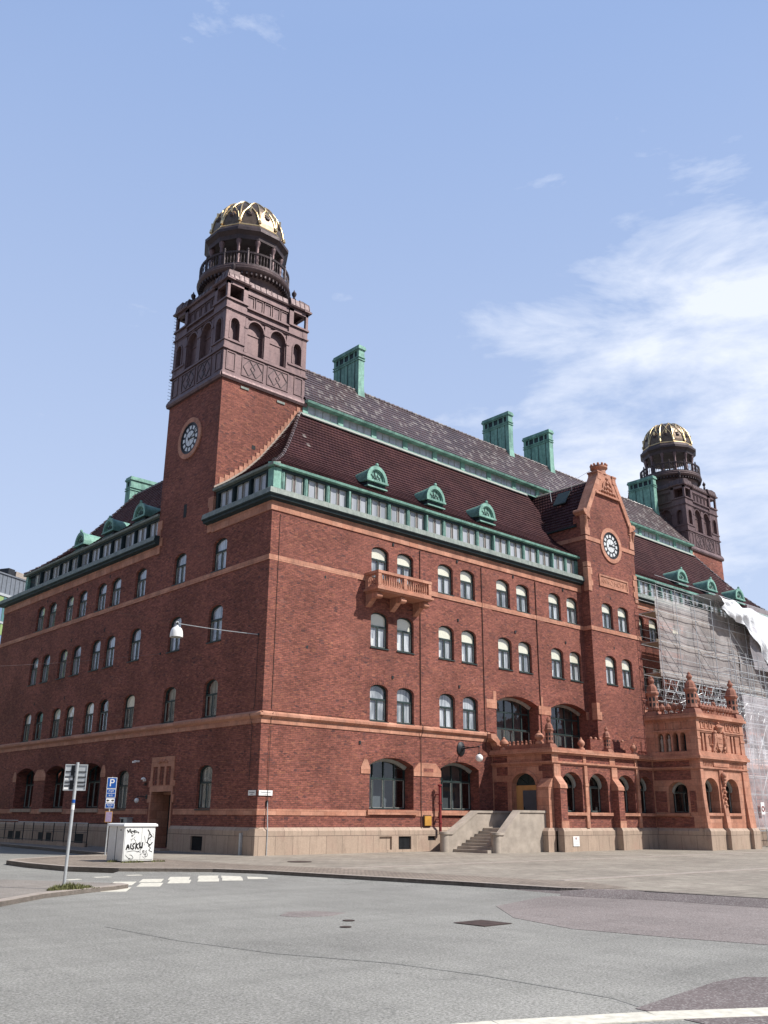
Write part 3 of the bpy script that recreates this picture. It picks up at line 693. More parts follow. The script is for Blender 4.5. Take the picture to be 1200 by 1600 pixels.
for y0, y1, z0, z1 in ((15.0, 15.9, .2, .68), (18.9, 19.55, .25, .68), (19.95, 20.6, .25, .68), (23.1, 23.8, .24, .69), (24.2, 24.9, .24, .69)):
    g.mat('interior'); g.box(y0, y1, -.125, -.115, z0, z1); g.mat('granite'); g.box(y0-.06, y1+.06, -.15, -.12, z1, z1+.06)
g.build('basement_windows', PO)
g = MB().mat('interior')
for x, z in ((7.31, 14.3), (11.87, 14.3), (16.4, 14.3), (20.9, 14.3), (7.31, 7.82), (11.87, 7.82), (11.87, 11.2), (16.4, 11.2), (20.9, 11.2), (5.34, 4.74), (3.1, 11.9), (2.2, 8.6)): g.box(x-.05, x+.05, -.04, .01, z-.07, z+.07)
g.map = FL
for y, z in ((15.3, 14.2), (19.5, 14.2), (23.7, 14.2), (15.3, 11.2), (19.5, 11.2), (23.7, 11.2), (19.5, 7.9), (23.7, 7.9)): g.box(y-.05, y+.05, -.008, .01, z-.09, z+.09)
g.map = FR
for x, z in ((24.9, 14.35), (24.9, 11.3), (26.2, 9.0)): g.box(x-.05, x+.05, -.608, -.59, z-.07, z+.07)
g.build('vent_holes', PO)

# --- cornice, copper gutter box, attic window band
GP = [(0, 14.86), (-.08, 14.90), (-.27, 14.93), (-.29, 15.03), (-.35, 15.05), (-.38, 15.10), (-.34, 15.34), (-.30, 15.38), (.25, 15.38), (.25, 14.86)]
def corn(u0, u1, f, m0, m1, ends=None):
    b.map = f
    for sel, mt in ((GP[:5], 'copper_dark'),):
        pass
    P0 = [(u0-(max(0, -y)*m0), y, z) for y, z in GP]; P1 = [(u1+(max(0, -y)*m1), y, z) for y, z in GP]
    n = len(GP); vs = P0+P1
    for i in range(n-1):
        b.mat('copper_dark' if i < 5 else 'copper_grey'); 
        b._add([P0[i], P0[i+1], P1[i+1], P1[i]], [(0, 1, 2, 3)])
    b.mat('copper_dark'); b._add(P0, [tuple(range(n))]); b._add(P1, [tuple(range(n))])
b = MB(); corn(0, 22.7, FR, 1, 0); corn(27.9, RW, FR, 0, 1); corn(0, 5.3, FL, 1, 0); corn(9.9, LW, FL, 0, 1)
b.map = None
bpy_o = b.build('cornice', PO)
ATZ0, ATZ1 = 15.38, 16.50
def attic(u_start, u_end, pitch, first, f, face, k0=0):
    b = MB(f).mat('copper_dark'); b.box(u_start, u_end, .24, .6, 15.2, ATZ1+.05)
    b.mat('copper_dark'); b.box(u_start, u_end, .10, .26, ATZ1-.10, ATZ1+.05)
    u = first; k = k0; cells = []
    while u+.96 < u_end+.02:
        cells.append(u); u += pitch
    b.mat('copper_post' if face == 'R' else 'copper_dark')  # left posts in darker copper: that side's shade put into the colour
    for i, c in enumerate(cells):
        b.box(c-.29, c-.12, .08, .25, ATZ0, ATZ1-.10); b.box(c-.235, c-.175, .055, .08, ATZ0, ATZ1-.12)
        if i % 4 == 3: b.box(c-.30, c-.20, -.02, .11, ATZ0, ATZ1-.12)
    b.box(u_end-.22, u_end, .10, .25, ATZ0, ATZ1-.1)
    b.build('attic_wall', PO)
    return cells
fr = MB().mat('frame_pale')
for x0 in (0, .545):
    for q in ((0, .03, 0, 1.0), (.38, .41, 0, 1.0), (0, .41, .97, 1.0), (0, .41, 0, .03)): fr.box(x0+q[0], x0+q[1], .17, .235, q[2], q[3])
fr.mat('mullion'); fr.box(.41, .545, .20, .235, 0, 1.0)
ATM = mesh_of(fr, 'attic_window')
pn = MB().mat('attic_glass'); 
for x0 in (0, .545): pn.box(x0+.03, x0+.38, .205, .215, .03, .97)
ATP = mesh_of(pn, 'pane')
for c in attic(.30, 22.7, 1.305, .82, FR, 'R'):
    w = child(ATM, 'attic_window', PO, (c, 0, 15.42)); child(ATP, 'pane', w)
for c in attic(27.9, RW-.3, 1.305, 28.25, FR, 'R'):
    w = child(ATM, 'attic_window', PO, (c, 0, 15.42)); child(ATP, 'pane', w)
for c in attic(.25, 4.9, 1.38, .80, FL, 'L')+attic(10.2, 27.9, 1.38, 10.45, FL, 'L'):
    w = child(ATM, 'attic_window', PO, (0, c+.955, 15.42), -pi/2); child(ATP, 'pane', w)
b = MB().mat('copper_green')      # corner posts and copper eaves over the attic
b.box(.06, .48, .06, .48, ATZ0, ATZ1); b.box(.06, .4, 27.6, 27.95, ATZ0, ATZ1)
def eave(P, f):
    b.map = f; b.loft([[(x0, y, z) for y, z in ((-.10, ATZ1+.05), (-.12, ATZ1+.155), (.3, ATZ1+.26), (.3, ATZ1+.03))] for x0 in P])
eave((-.10, 22.7), FR); eave((27.9, RW+.1), FR); b.mat('copper_grey'); eave((-.10, 4.9), FL); eave((10.2, 28.05), FL)  # left eaves take a duller copper in place of their shade
b.build('eaves', PO)

# --- roofs: courses of tiles stepped one over the other
RPF = [(-.06, 16.68), (.7, 17.20), (1.6, 17.95), (2.5, 18.92), (3.4, 20.10), (4.2, 21.22), (4.92, 22.28)]
def prof_at(P, s):
    L = [0]
    for i in range(len(P)-1): L.append(L[-1]+hypot(P[i+1][0]-P[i][0], P[i+1][1]-P[i][1]))
    t = s*L[-1]
    for i in range(len(P)-1):
        if t <= L[i+1]+1e-9: k = (t-L[i])/(L[i+1]-L[i]); return (P[i][0]+(P[i+1][0]-P[i][0])*k, P[i][1]+(P[i+1][1]-P[i][1])*k)
    return P[-1]
def roof(name, P, n, lo, hi, f, mat, step=.035):
    """lo(d), hi(d): ends of the course at inward distance d"""
    b = MB(f).mat(mat)
    for i in range(n):
        d0, z0 = prof_at(P, i/n); d1, z1 = prof_at(P, (i+1)/n); L = hypot(d1-d0, z1-z0); nx, nz_ = -(z1-z0)/L*step, (d1-d0)/L*step
        b._add([(lo(d0), d0+nx, z0+nz_), (hi(d0), d0+nx, z0+nz_), (hi(d1), d1, z1), (lo(d1), d1, z1)], [(0, 1, 2, 3)])
        b._add([(lo(d0), d0, z0), (hi(d0), d0, z0), (hi(d0), d0+nx, z0+nz_), (lo(d0), d0+nx, z0+nz_)], [(0, 1, 2, 3)])
    return b.build(name, PO)
roof('roof', RPF, 26, lambda d: d, lambda d: 24.2, FR, 'roof_tile')
roof('roof', RPF, 26, lambda d: 26.4, lambda d: RW-d, FR, 'roof_tile')
roof('roof', RPF, 26, lambda d: d, lambda d: 5.0, FL, 'roof_tile')
roof('roof', RPF, 26, lambda d: 10.1, lambda d: 28.0-d, FL, 'roof_tile')
roof('roof', RPF, 26, lambda d: d, lambda d: 14.6-d, lambda u, d, z: (RW-d, u, z), 'roof_tile')
roof('roof', RPF, 26, lambda d: d, lambda d: 10-d, lambda u, d, z: (u, 28-d, z), 'roof_tile')
roof('roof', RPF, 26, lambda d: 14.6, lambda d: 28-d, lambda u, d, z: (9.9-d, u, z), 'roof_tile')
UP = [(4.66, 23.02), (5.2, 23.70), (7.25, 26.42)]
roof('roof', UP, 13, lambda d: 5.2, lambda d: RW-5.2, FR, 'roof_tile_grey')
roof('roof', [(9.94-d+4.66, z) for d, z in UP] if False else [(14.6-d, z) for d, z in UP], 13, lambda d: 5.2, lambda d: RW-5.2, FR, 'roof_tile_grey')
b = MB().mat('roof_tile_grey')      # ridge and hip tiles
for i in range(100):
    x = 5.25+i*.4
    if x < RW-5.3: b.tube([(x, 7.27, 26.42), (x+.40, 7.27, 26.45)], [.10, .125], 8)
for i in range(32):
    y = 10.2+i*.4; b.tube([(4.98, y, 22.29), (4.98, y+.4, 22.31)], [.09, .11], 8)
for s_ in range(24):
    d0, z0 = prof_at(RPF, s_/24); d1, z1 = prof_at(RPF, (s_+1)/24)
    for q0, q1 in (((d0, d0, z0), (d1, d1, z1)), ((d0, 28-d0, z0), (d1, 28-d1, z1)), ((RW-d0, d0, z0), (RW-d1, d1, z1))):
        b.mat('kerb_granite' if q0[0] == q0[1] and False else 'roof_tile_grey'); b.tube([(q0[0], q0[1], q0[2]+.05), (q1[0], q1[1], q1[2]+.02)], [.105, .08], 7)
b.build('ridge_tiles', PO)
# strip of small windows between the two roofs
b = MB().mat('frame_pale'); b.box(4.95, 24.2, 4.86, 5.3, 22.22, 22.36); b.box(26.4, RW-4.9, 4.86, 5.3, 22.22, 22.36)
b.loft([[(x, y, z) for y, z in ((4.70, 22.10), (4.66, 22.14), (4.90, 22.38), (4.98, 22.38))] for x in (5.0, 24.0)])
b.loft([[(x, y, z) for y, z in ((4.70, 22.10), (4.66, 22.14), (4.90, 22.38), (4.98, 22.38))] for x in (26.6, RW-5)])
b.mat('copper_dark'); b.box(5.2, RW-5.2, 5.06, 5.4, 22.3, 23.3)
b.mat('copper_green'); b.box(5.2, RW-5.2, 4.90, 5.0, 22.36, 22.42)
b.loft([[(x, y, z) for y, z in ((4.56, 22.93), (4.52, 23.05), (4.75, 23.12), (5.1, 23.0), (5.1, 22.93))] for x in (5.2, RW-5.2)])
x = 5.12
while x < RW-5.3: b.box(x, x+.36, 4.88, 5.05, 22.38, 22.95); x += 2.51
b.build('clerestory', PO)
fr = MB().mat('frame_pale'); 
for i in range(4): fr.box(i*.535, i*.535+.03, 4.93, 4.99, 22.42, 22.90)
fr.box(0, 2.15, 4.93, 4.99, 22.88, 22.92); CM = mesh_of(fr, 'clerestory_window')
pn = MB().mat('attic_glass'); pn.box(0, 2.15, 4.96, 4.975, 22.42, 22.9); CP = mesh_of(pn, 'pane')
x = 5.12+.36
while x < RW-7.0: w = child(CM, 'clerestory_window', PO, (x, 0, 0)); child(CP, 'pane', w); x += 2.51

# --- round copper dormers
def dormer_meshes():
    b = MB().mat('copper_green'); r = .66; n = 14
    ys = [(0, 1.0), (.12, 1.0), (1.25, .72), (1.75, .30)]
    def lp(y, k, rr=r): return [(rr*k*cos(pi*i/n), y, rr*k*sin(pi*i/n)*1.16+(1-k)*.0) for i in range(n+1)]+[(-rr*k, y, -.10), (rr*k, y, -.10)]
    hood = [[(x, y, z+(.62*(1-k))) for x, _, z in lp(y, k)] for y, k in ys]
    b.loft(hood, True, False)
    for i in range(n):  # face ring
        pass
    a0 = [(r*1.05*cos(pi*i/n), r*1.05*sin(pi*i/n)*1.16) for i in range(n+1)]; a1 = [(r*.80*cos(pi*i/n), r*.80*sin(pi*i/n)*1.12+.02) for i in range(n+1)]
    b.ring(a0, a1, -.10, .04); a2 = [(r*.70*cos(pi*i/n), r*.70*sin(pi*i/n)*1.10+.05) for i in range(n+1)]; b.ring(a1, a2, -.05, .04)
    b.sphere((0, -.04, r*1.16+.10), .09, 6, 1.2); b.box(-.72, .72, -.14, .3, -.10, .0)
    b.mat('copper_dark'); b.box(-.6, .6, .0, .5, -.34, -.10); b.mat('copper_green'); b.box(-.66, .66, -.12, .3, -.40, -.33)
    d = mesh_of(b, 'dormer')
    p = MB().mat('copper_green'); pts = [(r*.72*cos(pi*i/n), .02, r*.72*sin(pi*i/n)*1.10+.04) for i in range(n+1)]; p._add(pts, [tuple(range(n+1))])
    p.mat('frame_green')
    for a in range(1, 5): t = pi*a/5; p.tube([(0, 0, .05), (r*.7*cos(t), 0, r*.7*sin(t)*1.1+.04)], .016, 5)
    p.tube([(r*.38*cos(pi*i/8), 0, r*.38*sin(pi*i/8)*1.1+.05) for i in range(9)], .016, 5)
    return d, mesh_of(p, 'louvre')
DM, DP = dormer_meshes()
def dormer(loc, rz):
    d = child(DM, 'dormer', PO, loc, rz); child(DP, 'louvre', d)
for x in (6.65, 10.85, 14.95): dormer((x, .55, 17.60), 0)
for x in (35.65, 39.75, 43.95): dormer((x, .55, 17.60), 0)
for y in (13.5, 17.25, 21.1): dormer((.55, y, 17.42), -pi/2)

# --- tall copper chimneys
def chimney(x0, x1, y0, y1, z0, z1):
    b = MB().mat('copper_green'); h = z1; cx = (x0+x1)/2; e = .04
    b.loft([[(x0-.10, y0-.12, z0), (x1+.10, y0-.12, z0), (x1+.10, y1, z0), (x0-.10, y1, z0)], [(x0, y0, z0+(h-z0)*.35), (x1, y0, z0+(h-z0)*.35), (x1, y1, z0+(h-z0)*.35), (x0, y1, z0+(h-z0)*.35)], [(x0, y0, h-1.0), (x1, y0, h-1.0), (x1, y1, h-1.0), (x0, y1, h-1.0)]])
    b.box(x0-.05, x1+.05, y0-.05, y1+.05, h-1.0, h-.93)
    b.box(x0-.02, x1+.02, y0, y1, h-.88, h-.82); b.box(x0-.05, x1+.05, y0-.05, y1+.05, h-.82, h-.76)
    b.mat('copper_dark'); b.box(x0+.05, x1-.05, y0+.05, y1-.05, h-.93, h-.3)
    b.mat('copper_green'); b.box(x0, x1, y0, y0+.2, h-.76, h-.34); b.box(x0, x1, y1-.2, y1, h-.76, h-.34)
    long_y = (y1-y0) > (x1-x0)
    n_ = 5
    for i in range(1, n_):
        if long_y: y = y0+(y1-y0)*i/n_; b.box(x0+.01, x0+.09, y-.05, y+.05, h-.76, h-.34)
        else: x = x0+(x1-x0)*i/n_; b.box(x-.05, x+.05, y0+.01, y0+.09, h-.76, h-.34)
    b.box(x0-.02, x1+.02, y0-.02, y1+.02, h-.34, h-.26); b.box(x0-.08, x1+.08, y0-.08, y1+.08, h-.26, h-.12); b.box(x0-.04, x1+.04, y0-.04, y1+.04, h-.12, h)
    # standing seams
    m_ = 7; L = (y1-y0) if long_y else (x1-x0)
    for i in range(1, m_):
        if long_y: y = y0+L*i/m_; b.mat('copper_dark' if i % 2 else 'copper_green'); b.box(x0-.022, x0, y-.018, y+.018, z0, h-1.0)
        else: x = x0+L*i/m_; b.box(x-.012, x+.012, y0-.022, y0, z0, h-1.0)
    o = b.build('chimney', PO)
for x in (10.83, 25.08, 29.78, 44.06): chimney(x, x+.46, 6.98, 9.42, 25.2, 29.5)
chimney(5.0, 7.6, 24.3, 25.0, 20.2, 24.0)

# --- clock gable over the entrance
G0, G1, GY = 22.7, 27.88, -.6; GC = (G0+G1)/2
gh = []
for x in (24.47-.02, 26.15-.02):
    for (z0, z1), k_ in ((ROWS[1], 'r2'), (ROWS[2], 'r3')):
        gh.append(arch(x-WR, x+WR, z0, z1-.27, z1, 14)); window(k_, x, z0, 'R', GY)
outl = [(G0, 4.6), (G1, 4.6), (G1, 19.25), (G1-.30, 19.45), (GC+.95, 22.05), (GC+.62, 22.5), (GC-.62, 22.5), (GC-.95, 22.05), (G0+.30, 19.45), (G0, 19.25)]
wall('gable_wall', outl, gh, GY, GY+.58, 'brick', PO)
b = MB().mat('brick')
b.box(G0, G0+.4, GY+.58, 2.6, 4.6, 18.6); b.box(G1-.4, G1, GY+.58, 2.6, 4.6, 18.6)
b.box(G0+.02, G0+.45, GY+.58, .25, 18.6, 19.3); b.box(G1-.45, G1-.02, GY+.58, .25, 18.6, 19.3)
b.build('gable_wall', PO)
b = MB().mat('terracotta')
p = .045
b.box(G0-p, G1+p, GY-p, GY, 17.68, 17.93) if False else None
for x0, x1 in ((G0-p, 24.25), (26.4, G1+p)): b.box(x0, x1, GY-p, GY, 17.68, 17.93)
b.box(G0-p, G0, GY, 2.2, 17.68, 17.93); b.box(G1, G1+p, GY, 2.2, 17.68, 17.93)
b.box(G0-p, G1+p, GY-p, GY, 12.14, 12.38); b.box(G0-p, G0, GY, 0, 12.14, 12.38)
for (z0, z1, w) in ((18.0, 18.5, .42), (18.5, 18.95, .30), (18.95, 19.35, .46), (14.5, 14.85, .3), (14.85, 15.2, .42), (15.2, 15.55, .28), (15.55, 15.95, .4), (16.0, 16.3, .3), (6.95, 7.4, .42), (7.4, 7.9, .25)):
    b.box(G0-p, G0+w, GY-p, GY+.3, z0, z1); b.box(G1-w, G1+p, GY-p, GY+.3, z0, z1)
# sloping coping with scrolled shoulders
for s_ in (-1, 1):
    X = lambda d: GC+s_*d
    hw = (G1-G0)/2
    b.loft([[(X(q), y, z) for q, z in ((hw-.34, 19.30), (hw-.02, 19.42), (.98, 22.28), (.70, 22.12))] for y in (GY-.10, GY+.62)])
    b.loft([[(X(q), y, z) for q, z in ((hw-.46, 19.05), (hw+.10, 19.32), (hw+.14, 19.55), (hw-.02, 19.66), (hw-.22, 19.52), (hw-.40, 19.62))] for y in (GY-.13, GY+.62)])
    b.tube([(X(hw+.08), GY-.15, 19.5), (X(hw+.08), GY+.66, 19.5)], .14, 10)
    b.tube([(X(hw+.04), GY-.10, 19.2), (X(hw-.05), GY-.06, 18.9), (X(hw-.02), GY-.02, 18.5)], [.13, .1, .05], 8)
    b.box(X(.62), X(.98), GY-.12, GY+.62, 22.02, 22.5); b.box(X(.55), X(1.05), GY-.15, GY+.65, 22.46, 22.56)
# tympanum with relief of three crowns-like scrolls
b.loft([[(GC+q, y, z) for q, z in ((-1.22, 21.1), (1.22, 21.1), (.62, 22.3), (.62, 22.55), (-.62, 22.55), (-.62, 22.3))] for y in (GY-.07, GY)])
b.box(GC-1.32, GC+1.32, GY-.16, GY-.05, 20.98, 21.10)
for i, (q, z) in enumerate(((0, 21.9), (-.28, 21.55), (.28, 21.55), (0, 21.62), (-.55, 21.3), (.55, 21.3), (0, 21.32), (-.28, 21.28), (.28, 21.28), (0, 22.2))):
    b.sphere((GC+q, GY-.08, z), .13, 6)
for q in (-1, 1): b.tube([(GC+q*.9, GY-.09, 21.2), (GC+q*.5, GY-.11, 21.45), (GC+q*.42, GY-.11, 21.8), (GC+q*.15, GY-.11, 22.05)], .05, 6)
# crown turret on the gable peak
b.box(GC-.62, GC+.62, GY-.02, GY+.6, 22.3, 22.62)
b.lathe([(.48, 22.5), (.42, 22.7), (.42, 22.85), (.56, 22.98), (.56, 23.08), (.5, 23.1), (.5, 23.14)], (GC-.12, GY+.35, 0), 16)
for i in range(12): a = 2*pi*i/12; b.sphere((GC-.12+.50*cos(a), GY+.35+.50*sin(a), 23.2), .085, 5)
# date plaque
b.box(23.8, 26.86, GY-.06, GY+.0, 15.62, 15.72); b.box(23.8, 26.86, GY-.06, GY, 14.98, 15.06); b.box(23.8, 23.9, GY-.06, GY, 15.06, 15.62); b.box(26.76, 26.86, GY-.06, GY, 15.06, 15.62); b.box(23.9, 26.76, GY-.012, GY+.002, 15.06, 15.62)
gt = b.build('gable_trim', PO, smooth=R(35))
text_obj('ANNO\u00b7MCMVI', .42, 'inscription', gt, 'terracotta', (GC+.04, GY-.014, 15.33), (pi/2, 0, 0), .02)
# roof behind the gable
GR = [(0, 18.66), (.9, 19.75), (2.62, 22.35)]
roof('gable_roof', GR, 14, lambda d: -.05, lambda d: 5.6, lambda u, d, z: (G0-.1+d, u, z), 'roof_tile', .04)
roof('gable_roof', GR, 14, lambda d: -.05, lambda d: 5.6, lambda u, d, z: (G1+.1-d, u, z), 'roof_tile', .04)
b = MB().mat('copper_dark'); b.box(G0-.16, G0, -.0, 2.4, 18.58, 18.66); b.box(G1, G1+.16, 0, 2.4, 18.58, 18.66)
b.mat('kerb_granite')
for i in range(15): b.tube([(GC, .1+i*.34, 22.36), (GC, .44+i*.34, 22.38)], [.08, .1], 7)
b.mat('frame_green'); b.loft([[(24.05+q*.62, y, 20.9+q*.95+o_) for q, o_ in ((0, 0), (1, 0), (1, .07), (0, .07))] for y in (1.7, 2.7)])
b.mat('galvanised'); b.tube([(24.7, 1.6, 21.9), (24.7, 1.6, 22.5), (GC-.3, .2, 23.0)], .012, 4); b.tube([(24.2, 2.9, 21.3), (24.3, 3.1, 22.4)], .02, 5)
b.build('gable_roof_trim', PO)

# --- clocks
def clock(parent, f, cu, cz, d0):
    b = MB(f).mat('terracotta'); n = 48
    def circ(r): return [(cu+r*cos(2*pi*i/n), cz+r*sin(2*pi*i/n)) for i in range(n)]
    b.ring(circ(1.13), circ(.87), d0-.07, d0+.01)
    b.mat('dark_metal'); b.ring(circ(.88), circ(.80), d0-.05, d0+.01)
    c = b.build('clock', parent)
    b = MB(f).mat('dark_metal'); b._add([(x, d0-.012, z) for x, z in circ(.86)], [tuple(range(n))])
    b.mat('clock_white'); b._add([(x, d0-.018, z) for x, z in circ(.42)], [tuple(range(n))])
    for k_ in range(12):
        a = 2*pi*k_/12; pts = []
        for r_, da in ((.52, -.16), (.52, .16), (.71, .155), (.71, -.155)): pts.append((cu+r_*sin(a+da), d0-.018, cz+r_*cos(a+da)))
        b._add(pts, [(0, 1, 2, 3)])
    b.mat('dark_metal')
    for a in (0, pi/3, 2*pi/3):
        s_, c_ = sin(a)*.44, cos(a)*.44; q = Vector((-c_, s_)).normalized()*.008
        b._add([(cu+s_+q.x, d0-.021, cz+c_+q.y), (cu+s_-q.x, d0-.021, cz+c_-q.y), (cu-s_-q.x, d0-.021, cz-c_-q.y), (cu-s_+q.x, d0-.021, cz-c_+q.y)], [(0, 1, 2, 3)])
    fc = b.build('clock_face', c)
    for nm, a, L, w in (('hour_hand', R(94), .52, .045), ('minute_hand', R(60), .72, .024)):
        if f is FL: a = -a if False else a
        s_, c_ = sin(a), cos(a); sg = 1 if f is not FL else -1
        h = MB(f).mat('black'); s2 = s_*sg; dy = .004 if nm == 'hour_hand' else 0
        h.loft([[(cu-s2*.18+c_*w*k1*sg, y, cz-c_*.18-s_*w*k1) for k1, y in ((-1, d0-.045-dy), (1, d0-.045-dy), (1, d0-.03-dy), (-1, d0-.03-dy))], [(cu+s2*L+c_*w*k1*.5*sg, y, cz+c_*L-s_*w*k1*.5) for k1, y in ((-1, d0-.045-dy), (1, d0-.045-dy), (1, d0-.03-dy), (-1, d0-.03-dy))]])
        h.build(nm, c)
clock(PO, FR, GC+.02, 17.78, GY)

# --- balcony
b = MB().mat('terracotta')
BX0, BX1, BY = 5.52, 9.0, -.95
b.box(BX0-.1, BX1+.1, BY-.08, 0, 11.62, 11.72); b.box(BX0, BX1, BY, 0, 11.55, 11.62); b.box(BX0, BX1, BY, -.001, 11.72, 11.84) if False else None
bal = b.build('balcony', PO)
b = MB().mat('terracotta')
def balu(b, x, y, z0, z1, r=.05):
    h = z1-z0; b.lathe([(r*.9, 0), (r*.9, .06*h), (r*.45, .12*h), (r, .38*h), (r*.5, .7*h), (r*.4, .8*h), (r*.85, .9*h), (r*.85, h)], (x, y, z0), 8)
zb, zt = 11.84, 12.40
b.box(BX0, BX1, BY, BY+.14, 11.72, zb); b.box(BX0, BX0+.14, BY+.14, 0, 11.72, zb); b.box(BX1-.14, BX1, BY+.14, 0, 11.72, zb)
b.box(BX0-.03, BX1+.03, BY-.03, BY+.17, zt, 12.53); b.box(BX0-.03, BX0+.17, BY+.17, 0, zt, 12.53); b.box(BX1-.17, BX1+.03, BY+.17, 0, zt, 12.53)
for x in (BX0+.09, (BX0+BX1)/2, BX1-.09): b.box(x-.10, x+.10, BY-.01, BY+.15, zb, zt)
for x in (BX0+.08, BX1-.08): b.box(x-.08, x+.08, -.16, 0, zb, zt)
for i in range(10):
    for s_ in (0, 1): x = BX0+.28+s_*((BX1-BX0)/2-.02)+i*.148; balu(b, x, BY+.07, zb, zt)
for i in range(5):
    for x in (BX0+.07, BX1-.07): balu(b, x, BY+.28+i*.13, zb, zt)
b.build('balustrade', bal, smooth=R(40))
for x in (5.72, 7.26, 8.8):
    k_ = MB().mat('terracotta'); k_.prism_yz([(0, 11.55), (-.74, 11.55), (-.80, 11.46), (-.80, 11.34), (-.72, 11.24), (-.6, 11.24), (-.46, 11.28), (-.30, 11.14), (-.10, 10.98), (0, 10.93)], x-.15, x+.15)
    k_.tube([(x-.17, -.74, 11.36), (x+.17, -.74, 11.36)], .11, 12); k_.build('bracket', bal, smooth=R(35))

# ---------------------------------------------------------------- towers
HT = 2.66
def tower_geo(with_clock, cx, cy):
    objs = {}
    def T(k):
        def f(u, o, z):
            if k % 2: u, o, z = u*.9975, o+.0035, z+.002
            return {0: (cx+u, cy-o, z), 1: (cx+o, cy+u, z), 2: (cx-u, cy+o, z), 3: (cx-o, cy-u, z)}[k]
        return f
    b = MB().mat('brick'); h = 2.64
    if cx < 10:
        b.box(.0, cx+h, cy-h, cy+h, 14.6, 22.75)
        b.map = FL
    else: b.box(cx-h, RW, cy-h, cy+h, 14.6, 22.75)
    b.map = None
    tw = b.build('tower', PO)
    b = MB().mat('terracotta')
    if cx < 10:     # stepped flashing up the roof slope, quoins where the cornice dies into the tower
        y = cy-h
        for i in range(22):
            d0, z0 = prof_at(RPF, i/22); d1, z1 = prof_at(RPF, (i+1)/22)
            if d0 > .2: b.box(d0, min(d1+.02, 5.2), y-.035, y+.01, z0+.02, z1+.30)
        for (z0, z1, w) in ((14.5, 14.9, .35), (14.9, 15.35, .55), (15.35, 15.8, .3), (15.8, 16.3, .42)):
            b.box(-.05, 0, y-.03, y+w, z0, z1); b.box(-.05, 0, cy+h-w, cy+h+.03, z0-.1, z1-.1)
        b.box(-.045, .35, y-.035, y, 15.35, 16.3)
        b.mat('kerb_granite')
        for i in range(22):
            d0, z0 = prof_at(RPF, i/22); d1, z1 = prof_at(RPF, (i+1)/22)
            b._add([(d0, y-.04, z0+.0), (d1, y-.04, z1+.0), (d1, y-.04, z1+.14), (d0, y-.04, z0+.14)], [(0, 1, 2, 3)])
            b._add([(d0, y-.04, z0+.04), (d1, y-.04, z1+.04), (d1, y-.20, z1+.04), (d0, y-.20, z0+.04)], [(0, 1, 2, 3)])
        b.mat('interior'); b.box(-.008, .01, 7.43, 7.72, 15.85, 16.55); b.box(2.0, 2.22, y-.01, y+.01, 19.35, 19.57)
        b.mat('copper_grey'); b.box(1.1, 1.6, y-.05, y+.01, 22.48, 22.60); b.box(3.4, 3.9, y-.05, y+.01, 22.42, 22.54)
    else:
        y = cy-h
        for i in range(22):
            d0, z0 = prof_at(RPF, i/22); d1, z1 = prof_at(RPF, (i+1)/22)
            if d0 > .2: b.box(RW-d1-.02, RW-d0, y-.035, y+.01, z0+.02, z1+.26)
    b.build('tower_trim', tw)
    b = MB().mat('copper_brown')
    # plain core
    b.box(cx-2.33, cx+2.33, cy-2.33, cy+2.33, 22.75, 27.36); b.box(cx-1.5, cx+1.5, cy-2.497, cy+2.497, 27.36, 28.5); b.box(cx-2.5, cx+2.5, cy-1.5, cy+1.5, 27.36, 28.495)
    for q1 in (-1, 1):
        for q2 in (-1, 1): b.box(cx+q1*1.5, cx+q1*2.5, cy+q2*1.5, cy+q2*2.5, 28.40, 28.56)
    for k in range(4):
        b.map = T(k); b.mat('copper_brown')
        # base moulding
        b.loft([[(u, o, z) for o, z in ((2.4, 22.70), (2.74, 22.72), (2.80, 22.84), (2.78, 22.96), (2.70, 23.10), (2.4, 23.16))] for u in (-2.72, 2.72)])
        # plinth storey with framed panels
        def frame(u0, u1, z0, z1, o, t=.055, p=.035):
            b.mat('copper_brown')
            for q in ((u0, u1, z0, z0+t), (u0, u1, z1-t, z1), (u0, u0+t, z0+t, z1-t), (u1-t, u1, z0+t, z1-t)): b.box(q[0], q[1], o, o+p, q[2], q[3])
            b.mat('copper_black')
            g = .03
            for q in ((u0+t, u1-t, z0+t, z0+t+g), (u0+t, u1-t, z1-t-g, z1-t), (u0+t, u0+t+g, z0+t, z1-t), (u1-t-g, u1-t, z0+t, z1-t)): b.box(q[0], q[1], o, o+.006, q[2], q[3])
            b.mat('copper_brown')
        b.box(-2.62, 2.62, 2.4, 2.62, 23.10, 24.42)
        for u0, u1 in ((-2.46, -1.88), (1.88, 2.46)): frame(u0, u1, 23.27, 24.34, 2.62)
        for u0, u1 in ((-1.50, -.10), (.10, 1.50)):
            frame(u0, u1, 23.24, 24.34, 2.62); b.mat('copper_black')
            um = (u0+u1)/2
            for cq in (-.23, .23):
                for a0, a1 in (((um+cq-.37, 23.79), (um+cq, 24.26)), ((um+cq, 24.26), (um+cq+.37, 23.79)), ((um+cq+.37, 23.79), (um+cq, 23.32)), ((um+cq, 23.32), (um+cq-.37, 23.79))):
                    d = Vector((a1[0]-a0[0], a1[1]-a0[1])).normalized(); nx = Vector((-d.y, d.x))*.018; e_ = .002 if cq > 0 else 0
                    b.loft([[(a0[0]+nx.x, o, a0[1]+nx.y), (a1[0]+nx.x, o, a1[1]+nx.y), (a1[0]-nx.x, o, a1[1]-nx.y), (a0[0]-nx.x, o, a0[1]-nx.y)] for o in (2.62, 2.643+e_)])
            b.mat('copper_brown')
        # sill courses
        b.box(-2.72, 2.72, 2.4, 2.70, 24.42, 24.50); b.box(-2.66, 2.66, 2.4, 2.645, 24.50, 24.60)
